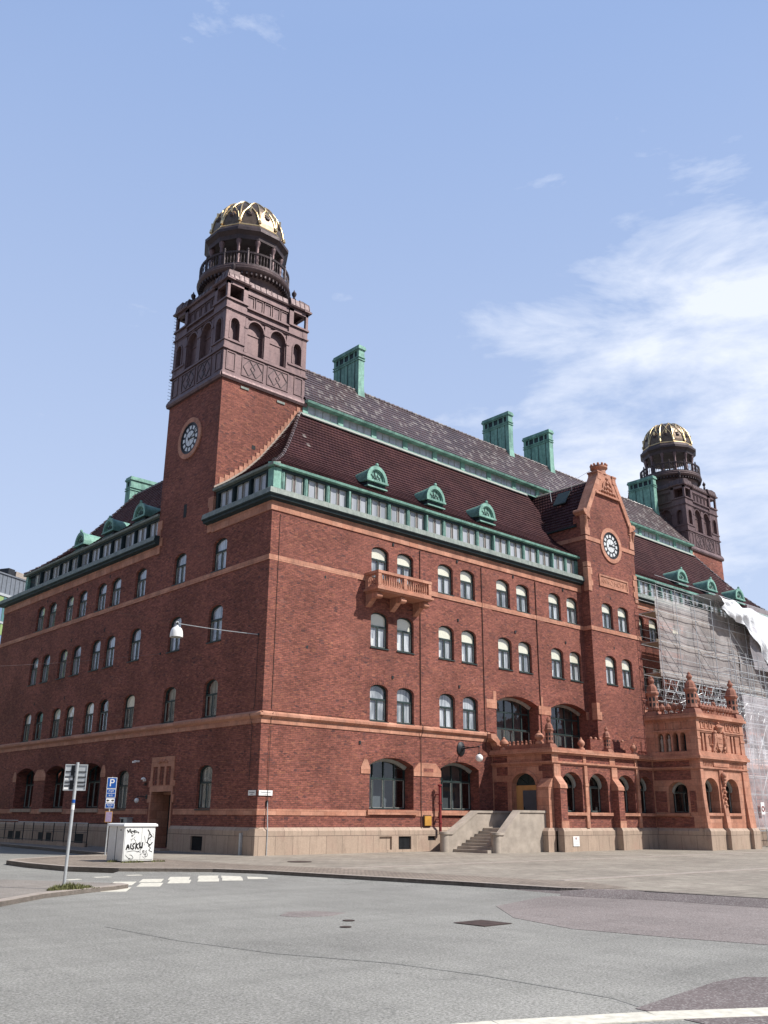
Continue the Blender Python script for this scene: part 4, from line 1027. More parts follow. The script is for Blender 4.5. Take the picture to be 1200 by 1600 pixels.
        for s_ in (-1, 1):
            a, c = sorted((s_*1.42, s_*2.64))
            b.box(a, c, 2.32, 2.62, 24.6, 25.0); b.box(a-.02, c+.02, 2.32, 2.68, 24.92, 25.02)
            # corner pier with narrow arched niche
            nn = arch((a+c)/2-.02-.25, (a+c)/2-.02+.25, 25.08, 26.08, 26.34, 10)
            oo = [(a, 25.02), (c, 25.02)]
            b.box(a, nn[0][0], 2.32, 2.62, 25.02, 26.7); b.box(nn[1][0], c, 2.32, 2.62, 25.02, 26.7)
            b.box(nn[0][0], nn[1][0], 2.32, 2.62, 26.34, 26.7); b.box(nn[0][0], nn[1][0], 2.32, 2.62, 25.02, 25.08)
            ap = nn[2:]
            for i in range(len(ap)-1):
                b.loft([[(ap[i][0], o, ap[i][1]), (ap[i+1][0], o, ap[i+1][1]), (ap[i+1][0], o, 26.35), (ap[i][0], o, 26.35)] for o in (2.32, 2.62)])
            o2 = [((x-(a+c)/2+.02)*1.25+(a+c)/2-.02, (z-26.08)*1.25+26.08) for x, z in ap]
            for i in range(len(ap)-1): b.loft([[(p_[0], o, p_[1]) for p_ in (ap[i], ap[i+1], o2[i+1], o2[i])] for o in (2.62, 2.655)])
            b.box(nn[0][0]-.10, nn[0][0]-.02, 2.62, 2.655, 25.08, 26.08); b.box(nn[1][0]+.02, nn[1][0]+.10, 2.62, 2.655, 25.08, 26.08)
            b.mat('copper_brown')
        # two tall blind arches between pilasters, set back
        for um in (-.72, .72):
            hw = .50; A = arch(um-hw, um+hw, 24.6, 26.08, 26.62, 14); ap = A[2:]
            b.box(um-.72 if um > 0 else um-.70, um-hw, 2.32, 2.56, 24.6, 26.9); b.box(um+hw, um+.72 if um < 0 else um+.70, 2.32, 2.56, 24.6, 26.9)
            for i in range(len(ap)-1): b.loft([[(ap[i][0], o, ap[i][1]), (ap[i+1][0], o, ap[i+1][1]), (ap[i+1][0], o, 26.9), (ap[i][0], o, 26.9)] for o in (2.32, 2.56)])
            o2 = [((x-um)*1.16+um, (z-26.08)*1.14+26.08) for x, z in ap]
            for i in range(len(ap)-1): b.loft([[(p_[0], o, p_[1]) for p_ in (ap[i], ap[i+1], o2[i+1], o2[i])] for o in (2.56, 2.62)])
            b.box(um-hw, um+hw, 2.33, 2.37, 25.88, 25.94)
        for u0, u1 in ((-.17, .17), (-1.42, -1.28), (1.28, 1.42)): b.box(u0, u1, 2.56, 2.63, 24.6, 26.62); b.box(u0-.03, u1+.03, 2.56, 2.66, 26.02, 26.12); b.box(u0-.02, u1+.02, 2.56, 2.655, 24.6, 24.74)
        # entablature, upper storey of small panels
        b.box(-2.66, 2.66, 2.32, 2.64, 26.70, 26.78); b.box(-2.72, 2.72, 2.32, 2.70, 26.78, 26.85); b.box(-1.40, 1.40, 2.32, 2.56, 26.85, 27.2)
        b.box(-1.40, 1.40, 2.32, 2.68, 27.2, 27.30)
        for i in range(5):
            u0 = -1.38+i*.56; frame(u0+.03, u0+.50, 27.36, 28.05, 2.50, .04, .05)
        b.box(-1.40, 1.40, 2.4, 2.505, 27.3, 28.42); b.box(-1.40, 1.40, 2.5, 2.60, 28.1, 28.42)
        for s_ in (-1, 1):
            a, c = sorted((s_*1.38, s_*2.66)); b.box(a, c, 2.32, 2.64, 26.85, 27.32); b.box(a-.04, c+.04, 2.5, 2.73, 27.32, 27.42)
            # open loggia at the corner
            e0, e1 = sorted((s_*2.66, s_*2.50)); b.box(e0, e1, 2.50, 2.66, 27.42, 28.42)
            e0, e1 = sorted((s_*1.38, s_*1.66)); b.box(e0, e1, 2.42, 2.66, 27.42, 28.42)
            b.box(a, c, 2.45, 2.66, 28.24, 28.46)
            b.mat('copper_brown')
            b.loft([[(u_, o, z) for o, z in ((2.3, 28.46), (2.78, 28.48), (2.82, 28.56), (2.3, 28.60))] for u_ in (a-.08 if s_ > 0 else a-.16, c+.16 if s_ > 0 else c+.08)])
            b.mat('copper_dull'); b.loft([[(u_+(c-a)*.0, o, z) for o, z in ((2.0, 28.58), (2.76, 28.58), (2.66, 29.02), (2.0, 29.10))] for u_ in (a-.02, c+.06 if s_ > 0 else c+.02)])
            for i in range(5): u_ = a+(c-a)*i/4; b.tube([(u_, 2.77, 28.58), (u_, 2.67, 29.03), (u_, 2.2, 29.1)], .018, 4)
            b.mat('copper_brown')
        b.loft([[(u_, o, z) for o, z in ((2.3, 28.42), (2.70, 28.44), (2.74, 28.52), (2.3, 28.56))] for u_ in (-1.4, 1.4)])
        b.mat('copper_dull'); b.loft([[(u_, o, z) for o, z in ((2.0, 28.52), (2.64, 28.52), (2.54, 28.92), (2.0, 29.0))] for u_ in (-1.4, 1.4)])
        for i in range(8): u_ = -1.3+i*.37; b.tube([(u_, 2.65, 28.52), (u_, 2.55, 28.93), (u_, 2.2, 28.98)], .018, 4)
    b.map = None; b.box(cx-2.4, cx+2.4, cy-2.4, cy+2.4, 28.5, 28.95)
    # ladder of climbing irons on the far corner
    if cx < 10:
        b.mat('dark_metal')
        for i in range(26): z = 23.2+i*.2; b.box(cx-2.86, cx-2.66, cy+2.5, cy+2.52, z, z+.015)
    b.build('belfry', tw)
    # drum with flared gallery
    b = MB().mat('copper_dull'); b.smooth = True
    b.lathe([(2.16, 28.6), (2.16, 29.3), (2.2, 29.5), (2.30, 29.66), (2.52, 29.78), (2.62, 29.84), (2.66, 29.95), (2.60, 30.02), (2.62, 30.12), (2.56, 30.2), (1.3, 30.24)], (cx, cy, 0), 48); b.smooth = False
    b.mat('copper_black')
    for i in range(60): a = 2*pi*i/60; b.map = None; c_, s_ = cos(a), sin(a); b.loft([[(cx+r_*c_-w*s_, cy+r_*s_+w*c_, z) for r_, w in ((2.28, -.045), (2.28, .045), (2.54, .045), (2.54, -.045))] for z in (29.60, 29.76)])
    b.build('drum', tw, smooth=R(40))
    # balustrade
    b = MB().mat('copper_black')
    b.lathe([(2.44, 30.2), (2.54, 30.2), (2.54, 30.30), (2.44, 30.30)], (cx, cy, 0), 48, caps=False); b.lathe([(2.42, 30.95), (2.54, 30.93), (2.56, 31.03), (2.48, 31.08), (2.42, 31.03)], (cx, cy, 0), 48, caps=False)
    for i in range(84):
        a = 2*pi*i/84
        if i % 7 == 0:
            x, y = cx+2.5*cos(a), cy+2.5*sin(a); b.lathe([(.075, 0), (.075, .86), (.05, .88), (.07, .95), (.02, 1.06)], (x, y, 30.22), 6)
        else: b.lathe([(.03, 0), (.018, .12), (.036, .3), (.018, .5), (.03, .62)], (cx+2.49*cos(a), cy+2.49*sin(a), 30.30), 5)
    b.build('balustrade', tw)
    # lantern columns
    for i in range(12):
        a = R(15+30*i); k_ = MB().mat('copper_brown')
        k_.lathe([(.16, 0), (.16, .14), (.11, .2), (.13, .4), (.095, .5), (.12, .7), (.09, .8), (.115, 1.04), (.085, 1.14), (.10, 1.4), (.09, 1.5), (.15, 1.68), (.17, 1.8), (.17, 1.92)], (cx+2.02*cos(a), cy+2.02*sin(a), 30.22), 8)
        k_.build('column', tw, smooth=R(50))
    b = MB().mat('copper_black'); ph = R(15)
    b.lathe([(1.5, 32.16), (2.20, 32.10), (2.24, 32.34), (2.40, 32.48), (2.46, 32.52), (2.46, 32.70), (2.34, 32.78), (2.22, 32.98), (2.16, 33.08)], (cx, cy, 0), 12, ph)
    b.build('lantern_entablature', tw)
    # dome
    RD, HD, ZD = 2.20, 2.46, 33.06
    def dp(a, t, off=0.0):
        """point on the faceted dome: azimuth a, elevation t"""
        seg = R(30); q = ((a-ph) % seg)-seg/2; k_ = cos(seg/2)/cos(q); r_ = (RD+off)*(cos(t)**.84-.035*cos(t)**8)*k_
        return (cx+r_*cos(a), cy+r_*sin(a), ZD+(HD+off)*sin(t))
    b = MB().mat('dome_panel')
    loops = [[dp(ph+R(30)*i, R(t)) for i in range(12)] for t in (0, 9, 18, 27, 36, 45, 54, 63, 72, 80, 87)]
    b.loft(loops, True, True); b.lathe([(.22, 0), (.26, .06), (.10, .10), (.02, .14)], (cx, cy, ZD+HD-.02), 12)
    dm = b.build('dome', tw)
    g = MB().mat('dome_gold')
    for i in range(12):
        a = ph+R(30)*i; g.tube([dp(a, R(t), .02) for t in range(0, 80, 8)], [.05, .042, .04, .038, .036, .034, .032, .03, .028, .026], 6)
        g.tube([dp(a, 0, .02), dp(a+R(30), 0, .02)], .07, 6); g.tube([dp(a, R(4), .05), dp(a, R(9), .06)], [.10, .07], 6)
        for s_ in (-1, 1):
            pts = []
            for q, t in ((.0, 2), (.04, 8), (.10, 16), (.16, 22), (.30, 28), (.42, 33), (.50, 39), (.60, 45), (.75, 51), (.88, 56), (1.0, 62)):
                pts.append(dp(a+s_*R(30)*q, R(t), .03))
            g.tube(pts, .036, 5)
        c0 = dp(a+R(15), R(20), .10); c1 = dp(a+R(15), R(27), .16); g.tube([c0, c1], [.045, .09], 4)
        for t0 in (84,): pass
    g.tube([dp(ph+R(30)*i, R(80), .01) for i in range(13)], .03, 5)
    g.build('lattice', dm)
    b = MB().mat('copper_black')
    for i in range(12):
        a = ph+R(30)*i+R(15); c_ = Vector(dp(a, R(20), -.02)); o_ = Vector((cos(a), sin(a), .35)).normalized()
        b.tube([c_, c_+o_*.10], [.20, .14], 6)
    b.build('lucarnes', dm)
    for sx_, sy_ in ((-1, -1), (1, -1), (1, 1), (-1, 1)):
        f_ = MB().mat('copper_black'); x, y = cx+sx_*2.05, cy+sy_*2.05
        f_.lathe([(.32, 29.0), (.10, 29.14), (.06, 29.2), (.05, 29.36), (.12, 29.46), (.05, 29.56), (.13, 29.72), (.14, 29.84), (.05, 29.96), (.01, 30.08)], (x, y, 0), 10)
        f_.build('finial', tw, smooth=R(40))
    if with_clock: clock(tw, FL, 7.66, 20.2, -.001)
    return tw
tower_geo(True, 2.60, 7.55); tower_geo(False, RW-2.60, 7.55)

# ---------------------------------------------------------------- entrance porch and royal pavilion
PX, PY = 14.2, -3.75; QX0, QX1, QY = 22.85, 27.75, -6.55
ph_ = []
PWX = [15.70, 17.87, 20.28, 22.12]
for x in PWX[:3]: ph_.append(arch(x-.80, x+.80, 1.88, 3.14, 3.74, 14))
ph_.append(arch(PWX[3]-.62, PWX[3]+.62, 1.88, 3.14, 3.74, 14))
for i, x in enumerate(PWX): 
    w = window('pw', x, 1.88, 'R', PY)
    if i == 3: w.scale = (.775, 1, 1)
wall('porch_wall', [(PX, .15), (QX0, .15), (QX0, 4.85), (PX, 4.85)], ph_, PY, PY+.6, 'brick', PO)
LPX = lambda u, d, z: (PX+d, u, z)
wall('porch_wall', [(-3.15, .15), (0, .15), (0, 4.85), (-3.15, 4.85)], [arch(-2.74, -1.26, 1.12, 3.12, 3.68, 14)], 0, .6, 'terracotta', PO, LPX)
b = MB().mat('brick')
b.box(QX1, 36.4, PY, PY+.6, .15, 4.85); b.box(35.8, 36.4, PY+.6, 0, .15, 4.85)
for q in ((-1.0, -.05, 4.22, 4.52), (-3.7, -2.95, 3.75, 4.0), (-1.0, -.3, 3.6, 4.0), (-.95, -.1, 1.9, 3.3), (-3.74, -2.95, 1.95, 3.2)): b.box(PX-.012, PX+.01, q[0], q[1], q[2], q[3])
b.build('porch_wall', PO)
b = MB().mat('granite')
pl2 = [(-.14, .0), (-.14, 1.04), (-.02, 1.17), (.3, 1.17), (.3, 0)]
b.loft([[(x, PY+y, z) for y, z in pl2] for x in (PX-.132, QX0)]); b.loft([[(PX+y, u, z) for y, z in pl2] for u in (PY-.14, 0)])
b.loft([[(x, QY+y, z) for y, z in pl2] for x in (QX0-.132, QX1+.132)]); b.loft([[(QX0+y, u, z) for y, z in pl2] for u in (QY-.14, PY)])
b.loft([[(QX1-y, u, z) for y, z in pl2] for u in (QY-.14, PY)]); b.loft([[(x, PY+y, z) for y, z in pl2] for x in (QX1, 36.5)])
BUT = [(14.24, 14.74, PY, .38), (18.98, 19.46, PY, .38), (QX0-.10, QX0+.20, QY, .20), (24.68, 25.08, QY, .24), (QX1-.55, QX1+.10, QY, .20)]
for x0, x1, y, p_ in BUT:
    q = p_+.14; b.loft([[(x0-.05, y-q, .0), (x1+.05, y-q, 0), (x1+.05, y, 0), (x0-.05, y, 0)], [(x0-.05, y-q, 1.04), (x1+.05, y-q, 1.04), (x1+.05, y, 1.04), (x0-.05, y, 1.04)], [(x0, y-p_-.04, 1.18), (x1, y-p_-.04, 1.18), (x1, y, 1.18), (x0, y, 1.18)]])
b.loft([[(PX-.66, -3.85, 0), (PX, -3.85, 0), (PX, -3.0, 0), (PX-.66, -3.0, 0)], [(PX-.66, -3.85, 1.04), (PX, -3.85, 1.04), (PX, -3.0, 1.04), (PX-.66, -3.0, 1.04)], [(PX-.5, -3.8, 1.18), (PX, -3.8, 1.18), (PX, -3.05, 1.18), (PX-.5, -3.05, 1.18)]])
b.build('porch_plinth', PO)
b = MB().mat('brick')
for x0, x1, y, p_ in BUT[:2]: b.box(x0, x1, y-p_, y, 1.17, 2.95)
b.mat('terracotta')
for x0, x1, y, p_ in BUT[2:]:
    b.loft([[(x0, y-a_, z_), (x1, y-a_, z_), (x1, y, z_), (x0, y, z_)] for a_, z_ in ((p_, 1.17), (p_-.03, 1.6), (.10, 2.6), (.07, 4.06))])
for x0, x1, y, p_ in BUT[:2]:
    b.box(x0-.02, x1+.02, y-p_-.03, y-p_+.02, 1.17, 1.5)
    b.loft([[(x0-.03, y-p_-.04, 2.95), (x1+.03, y-p_-.04, 2.95), (x1+.03, y, 2.95), (x0-.03, y, 2.95)], [(x0-.03, y-p_-.02, 3.12), (x1+.03, y-p_-.02, 3.12), (x1+.03, y, 3.12), (x0-.03, y, 3.12)], [(x0-.02, y-.1, 3.5), (x1+.02, y-.1, 3.5), (x1+.02, y, 3.5), (x0-.02, y, 3.5)]])
    b.box(x0, x1, y-.08, y, 3.5, 4.06)
b.box(PX-.36, PX, -3.75, -3.08, 1.17, 3.0); b.loft([[(PX-.38, -3.77, 3.0), (PX, -3.77, 3.0), (PX, -3.06, 3.0), (PX-.38, -3.06, 3.0)], [(PX-.06, -3.77, 3.4), (PX, -3.77, 3.4), (PX, -3.06, 3.4), (PX-.06, -3.06, 3.4)]])
# thin shafts between windows
for x in (16.70, 21.25): b.box(x-.05, x+.18, PY-.09, PY, 1.17, 4.06); b.box(x-.08, x+.21, PY-.12, PY, 3.1, 3.25)
# mouldings and cornice of the porch
def mould(x0, x1, y, sgnx=0):
    for z0, z1, p_ in ((4.06, 4.12, .05), (4.12, 4.20, .10), (4.52, 4.60, .08), (4.60, 4.74, .20), (4.74, 4.82, .14)): b.box(x0-p_, x1, y-p_, y, z0, z1)
mould(PX, QX0, PY); mould(QX0, QX1, QY)
for z0, z1, p_ in ((4.06, 4.12, .05), (4.12, 4.20, .10), (4.52, 4.60, .08), (4.60, 4.74, .20), (4.74, 4.82, .14)):
    b.box(PX-p_, PX, PY, 0, z0, z1); b.box(QX0-p_, QX0, QY, PY, z0, z1); b.box(QX1, QX1+p_, QY-p_, PY, z0, z1); b.box(QX1, 36.4, PY-p_, PY, z0, z1)
for x in (14.2, 16.68, 18.92, 21.22): b.box(x-.02, x+(.45 if x in (14.2, 18.92) else .2), PY-.04, PY, 4.2, 4.54)
for i, x in enumerate(PWX):
    hw = .86 if i < 3 else .68; b.box(x-hw-.08, x+hw+.06, PY-.14, PY+.5, 1.74, 1.88)
b.box(PX, 36.4, PY, 0, 4.72, 4.80)
# sloping block where the string course meets the porch
b.prism_xz([(13.72, 5.62), (14.05, 5.62), (14.75, 4.95), (14.75, 4.82), (14.3, 4.82), (14.1, 5.2), (13.72, 5.4)], -.42, 0)
# door surround
LP = LPX; b.map = LP
o_ = arch(-2.90, -1.10, 1.12, 3.12, 3.84, 14); i_ = arch(-2.74, -1.26, 1.12, 3.12, 3.68, 14)
for i in range(1, len(o_)-1): b.loft([[(p_[0], y, p_[1]) for p_ in (o_[i], o_[i+1], i_[i+1], i_[i])] for y in (-.05, .02)])
b.map = None
b.build('porch_trim', PO)
# doorway: plywood frame, grey door, fanlight
b = MB(LPX).mat('plywood'); b.box(-2.74, -1.26, .30, .36, 1.12, 3.12)
d = b.build('door_frame', PO); b = MB(LPX).mat('door_grey'); b.box(-2.70, -1.72, .24, .30, 1.15, 2.88); b.mat('dark_metal'); b.box(-1.80, -1.77, .20, .25, 1.9, 2.1); b.build('door', d)
b = MB(LPX).mat('frame_green'); ap = arch(-2.74, -1.26, 3.1, 3.12, 3.68, 14); b._add([(x, .34, z) for x, z in ap], [tuple(range(len(ap)))])
for t in (pi/4, pi/2, 3*pi/4): b.tube([(-2.0, .31, 3.14), (-2.0+.7*cos(t), .31, 3.14+.5*sin(t))], .02, 4)
b.build('fanlight', PO)
b = MB(LPX).mat('dark_metal'); n = 20
b.ring([(-3.25+.24*cos(2*pi*i/n), 2.35+.24*sin(2*pi*i/n)) for i in range(n)], [(-3.25+.17*cos(2*pi*i/n), 2.35+.17*sin(2*pi*i/n)) for i in range(n)], -.06, 0); b.sphere((-3.25, -.05, 2.35), .09, 6)
b.build('wall_emblem', PO)
# interior dark floor/back so the porch reads hollow
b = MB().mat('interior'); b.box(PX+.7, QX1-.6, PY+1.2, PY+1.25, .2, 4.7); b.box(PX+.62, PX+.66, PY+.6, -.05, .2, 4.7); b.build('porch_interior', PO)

# pavilion walls
wall('pavilion_wall', [(QX0, .15), (QX1, .15), (QX1, 6.9), (QX0, 6.9)], [arch(x-.71, x+.71, 1.92, 3.06, 3.66, 14) for x in (23.83, 25.99)]+
     [[(x, 5.0), (x+.20, 5.0), (x+.20, 5.92), (x, 5.92)] for x in (23.2, 23.56, 26.32, 26.68)], QY, QY+.55, 'terracotta', PO)
for x in (23.83, 25.99): w = window('pw', x, 1.92, 'R', QY); w.scale = (.885, 1, .93)
LQ = lambda u, d, z: (QX0+d, u, z)
wall('pavilion_wall', [(QY+.55, .15), (PY+.1, .15), (PY+.1, 6.9), (QY+.55, 6.9)], [arch(-5.72, -4.62, 1.92, 3.02, 3.46, 14)]+
     [arch(y-.17, y+.17, 5.0, 5.76, 5.96, 6) for y in (-4.42, -4.86, -5.30, -5.74)], 0, .45, 'terracotta', PO, LQ)
w = window('pw', -5.17, 1.92, 'L', QX0); w.scale = (.69, 1, .83)
b = MB().mat('brick'); b.box(QX1-.5, QX1, QY+.55, PY+.1, .15, 6.9); b.box(QX0-.012, QX0, -5.95, -3.78, 1.2, 1.72); b.box(QX0-.010, QX0, -4.50, -3.84, 1.96, 3.0); b.box(QX0-.010, QX0, -6.18, -5.84, 1.96, 3.0)
b.box(QX0-.010, QX0, -6.0, -3.85, 3.55, 4.05); b.box(QX0-.010, QX0, -5.98, -3.85, 4.22, 4.52)
b.build('pavilion_wall', PO)
b = MB().mat('interior'); b.box(QX0+.45, QX1-.5, QY+.7, QY+.75, 4.8, 6.8); b.box(QX0+.42, QX0+.45, QY+.7, PY, 4.8, 6.8); b.build('pavilion_interior', PO)
b = MB().mat('terracotta')
for z0, z1, p_ in ((4.82, 4.95, .10), (5.96, 6.03, .05), (6.03, 6.10, .09), (6.60, 6.68, .08), (6.68, 6.80, .22), (6.80, 6.90, .16)):
    b.box(QX0-p_, QX1+p_, QY-p_, QY, z0, z1); b.box(QX0-p_, QX0, QY, PY+.1, z0, z1); b.box(QX1, QX1+p_, QY, PY+.1, z0, z1)
b.box(QX0-.055, QX1+.06, PY+.1, PY+.2, 4.8, 6.9); b.box(QX0, QX1, QY, PY, 6.8, 6.88)
for x0, x1 in ((QX0-.04, QX0+.22), (QX1-.36, QX1+.04)): b.box(x0, x1, QY-.06, QY, 4.2, 6.6); b.box(x0-.03, x1+.03, QY-.09, QY, 5.6, 5.7)
b.box(QX0-.06, QX0, QY, QY+.4, 4.2, 6.6); b.box(QX0-.06, QX0, PY-.35, PY+.1, 4.9, 6.6)
for i in range(6): b.box(QX0-.05, QX0, -6.15+i*.45, -6.05+i*.45, 6.15, 6.5)
for i in range(10):
    x = QX0+.45+i*.43
    if not 24.3 < x < 25.8: b.ring([(x, 6.15), (x+.34, 6.15), (x+.34, 6.54), (x, 6.54)], [(x+.06, 6.21), (x+.28, 6.21), (x+.28, 6.48), (x+.06, 6.48)], QY-.04, QY)
for x in (23.83, 25.99): b.box(x-.78, x+.76, QY-.12, QY+.5, 1.78, 1.92)
b.box(QX0-.12, QX0+.5, -5.8, -3.85, 1.76, 1.88)
# frieze: text band of small blocks around an inscription slab
for i in range(30):
    x = QX0+.28+i*.15
    if not 24.2 < x < 25.9: b.box(x, x+.07, QY-.03, QY, 4.26, 4.48)
b.box(24.2, 25.85, QY-.06, QY, 4.24, 4.5)
pv_ = b.build('pavilion_trim', PO)
# coat of arms in relief: shield, crown, two standing supporters
b = MB().mat('terracotta'); cx_ = 25.0; b.smooth = True
b.loft([[(cx_+q*k_, QY-o_, z_) for q, z_ in ((-.34, 5.95), (.34, 5.95), (.34, 5.45), (.24, 5.18), (0, 5.02), (-.24, 5.18), (-.34, 5.45))] for k_, o_ in ((1.0, 0), (1.0, .09), (.85, .14))])
for i in range(5): a = -1+.5*i; b.sphere((cx_+a*.22, QY-.12, 6.34+.04*(1-a*a)), .065, 6)
b.lathe([(.20, 6.05), (.24, 6.2), (.30, 6.28), (.22, 6.32), (.02, 6.36)], (cx_, QY-.05, 0), 12); b.sphere((cx_, QY-.12, 6.5), .07, 6)
for s_ in (-1, 1):
    b.tube([(cx_+s_*.70, QY-.04, 5.02), (cx_+s_*.60, QY-.08, 5.3), (cx_+s_*.52, QY-.10, 5.6), (cx_+s_*.52, QY-.10, 5.82), (cx_+s_*.44, QY-.10, 5.98)], [.07, .11, .13, .10, .10], 8)
    b.tube([(cx_+s_*.55, QY-.1, 5.7), (cx_+s_*.38, QY-.15, 5.78)], .05, 6); b.tube([(cx_+s_*.58, QY-.1, 5.35), (cx_+s_*.40, QY-.13, 5.15), (cx_+s_*.46, QY-.1, 5.03)], .055, 6)
    b.tube([(cx_+s_*.64, QY-.07, 5.3), (cx_+s_*.86, QY-.06, 5.4), (cx_+s_*.84, QY-.06, 5.7), (cx_+s_*.92, QY-.06, 5.85)], .04, 6)
    b.sphere((cx_+s_*.46, QY-.12, 6.0), .11, 6)
for z_ in (5.7, 5.45, 5.25): b.tube([(cx_-.2, QY-.145, z_), (cx_+.2, QY-.145, z_)], .02, 4)
for i, z_ in enumerate((3.8, 3.62, 3.45)): b.sphere((cx_-.11, QY-.17, z_), .16-.03*i, 7)
for i in range(7): b.sphere((cx_-.11+.06*(-1)**i, QY-.15, 3.3-i*.17), .085, 6)
b.build('coat_of_arms', pv_, smooth=R(50))
# statues in the side niches
for y in (-4.42, -4.86):
    k_ = MB().mat('stone_step'); k_.smooth = True; k_.lathe([(.09, 5.0), (.10, 5.1), (.07, 5.3), (.095, 5.5), (.10, 5.62), (.035, 5.70), (.055, 5.76), (.055, 5.82), (.01, 5.87)], (QX0+.14, y, 0), 8); k_.build('statue', pv_, smooth=R(60))
def turret(x, y, z, s_=1.0, name='turret'):
    b = MB().mat('terracotta_dark')
    b.loft([[(x+a_*q, y+c_*q, z+zz) for a_, c_ in ((-1, -1), (1, -1), (1, 1), (-1, 1))] for q, zz in ((.40*s_, 0), (.38*s_, .12*s_), (.30*s_, .28*s_))])
    P_ = [(.27, .28), (.33, .34), (.31, .42), (.29, .46), (.29, 1.14), (.33, 1.18), (.36, 1.24), (.355, 1.30), (.30, 1.36), (.29, 1.48), (.245, 1.62), (.16, 1.74), (.10, 1.78), (.11, 1.84), (.16, 1.92), (.15, 2.0), (.08, 2.08), (.09, 2.12), (.02, 2.22)]
    b.lathe([(r_*s_, z_*s_) for r_, z_ in P_], (x, y, z), 8, R(22.5))
    b.mat('interior')
    for k_ in range(8):
        a = R(45*k_)
        for zz in (.54, .84):
            r_ = .269*s_; t_ = Vector((-sin(a), cos(a), 0)); c_ = Vector((x+r_*cos(a), y+r_*sin(a), z+zz*s_)); o2 = Vector((cos(a), sin(a), 0))
            b.loft([[tuple(c_+t_*q*.058*s_+Vector((0, 0, h_*s_))+o2*e_*s_) for q, h_ in ((-1, 0), (1, 0), (1, .19), (-1, .19))] for e_ in (-.02, .004)])
    return b.build(name, PO, smooth=R(30))
turret(QX0+.25, QY+.25, 6.88); turret(QX1-.25, QY+.25, 6.88); turret(QX0+.25, PY-.25, 6.88); turret(QX1-.25, PY-.25, 6.88)
turret(PX+.12, PY+.18, 4.82, .66, 'finial'); turret(19.1, PY+.18, 4.82, .60, 'finial')
def ball(x, y, z, r_=.2):
    b = MB().mat('terracotta'); b.smooth = True; b.lathe([(r_*1.0, 0), (r_*.95, .10), (r_*.55, .14), (r_*.6, .2), (r_*1.05, .30), (r_*1.02, .40), (r_*.6, .50), (r_*.3, .54), (r_*.35, .58), (.01, .64)], (x, y, z), 12); b.build('finial', PO, smooth=R(45))
ball(16.76, PY+.1, 4.8, .17); ball(21.4, PY+.1, 4.8, .18); ball(PX+.1, -.75, 4.82, .22); ball(PX+.15, -2.95, 5.02, .22)
# cresting on the side wall of the porch, on the pavilion and on the rear parapet
b = MB().mat('terracotta_dark')
b.box(PX-.02, PX+.2, -3.4, -.1, 4.82, 5.02)
for i in range(8): y = -2.7+i*.26; b.box(PX, PX+.14, y-.03, y+.03, 5.02, 5.12); b.sphere((PX+.07, y, 5.17), .06, 5)
b.box(QX0, QX1, QY, QY+.2, 6.9, 6.98); b.box(QX0, QX0+.2, QY, PY, 6.9, 6.98)
for i in range(11):
    x = QX0+.85+i*.32; b.lathe([(.07, 6.98), (.06, 7.12), (.14, 7.2), (.16, 7.32), (.07, 7.45), (.03, 7.52)], (x, QY+.1, 0), 7)
    b.box(x+.12, x+.20, QY+.04, QY+.16, 6.98, 7.10)
for i in range(5): y = QY+.85+i*.36; b.lathe([(.07, 6.98), (.06, 7.12), (.15, 7.2), (.17, 7.33), (.07, 7.46), (.03, 7.52)], (QX0+.1, y, 0), 7)
b.tube([(25.1, QY+.1, 6.98), (25.1, QY+.1, 7.5)], [.12, .06], 6); b.sphere((25.1, QY+.1, 7.55), .12, 6)
b.mat('brick'); b.box(19.6, QX0, -2.2, -2.0, 4.8, 5.60); b.mat('terracotta')
for i in range(8): x = 19.8+i*.42; b.sphere((x, -2.1, 5.66), .085, 5); b.box(x-.05, x+.05, -2.15, -2.05, 5.56, 5.64)
b.build('cresting', PO)

# ---------------------------------------------------------------- steps
b = MB().mat('stone_step')
for i in range(8):
    x0 = 9.95+i*.29; b.box(x0, 14.2, -3.3, -1.0, .13+i*.1275, .13+(i+1)*.1275)
st = b.build('entrance_steps', PO)
def parapet(y0, y1, xa, xb, za, zb_, x_end):
    b = MB().mat('stone_step'); t = .10
    b.prism_xz([(xa, .08), (x_end, .08), (x_end, zb_-t), (xb, zb_-t), (xa+.32, za-t), (xa, za-t)], y0, y1)
    b.prism_xz([(xa-.05, za-t), (xa+.34, za-t), (xb, zb_-t), (x_end, zb_-t), (x_end, zb_), (xb-.03, zb_), (xa+.30, za), (xa-.05, za)], y0-.05, y1+.05)
    b.lathe([(.20, .08), (.20, za-t), (.25, za-t), (.25, za), (.2, za+.01)], (xa, (y0+y1)/2, 0), 16)
    b.build('parapet', st, smooth=R(40))
parapet(-1.25, -.92, 9.55, 11.6, .98, 1.92, 14.2); parapet(-3.52, -3.20, 10.45, 11.95, .98, 1.94, 13.9)

# ---------------------------------------------------------------- side portal on the left facade
b = MB(FL).mat('terracotta')
b.box(6.62, 6.72, -.05, .6, .15, 2.63); b.box(8.52, 8.66, -.05, .6, .15, 2.63)
b.box(6.62, 8.72, -.05, .02, 2.63, 2.92); b.box(6.62, 8.72, -.05, .02, 3.74, 4.18)
for y0, y1 in ((6.62, 6.88), (7.32, 7.48), (7.90, 8.08), (8.52, 8.72)): b.box(y0, y1, -.05, .02, 2.92, 3.74)
b.box(6.48, 6.62, -.04, .02, 2.85, 3.12); b.box(8.72, 8.86, -.04, .02, 2.85, 3.12); b.box(8.66, 8.9, -.04, .02, 2.15, 2.5); b.box(6.5, 6.62, -.04, .02, 2.15, 2.5)
for i in range(5): b.sphere((7.3+i*.16, -.06, 3.95+.05*(i % 2)), .07, 5)
b.box(6.72, 8.52, .55, .75, 2.5, 2.63)
pt = b.build('side_portal', PO)
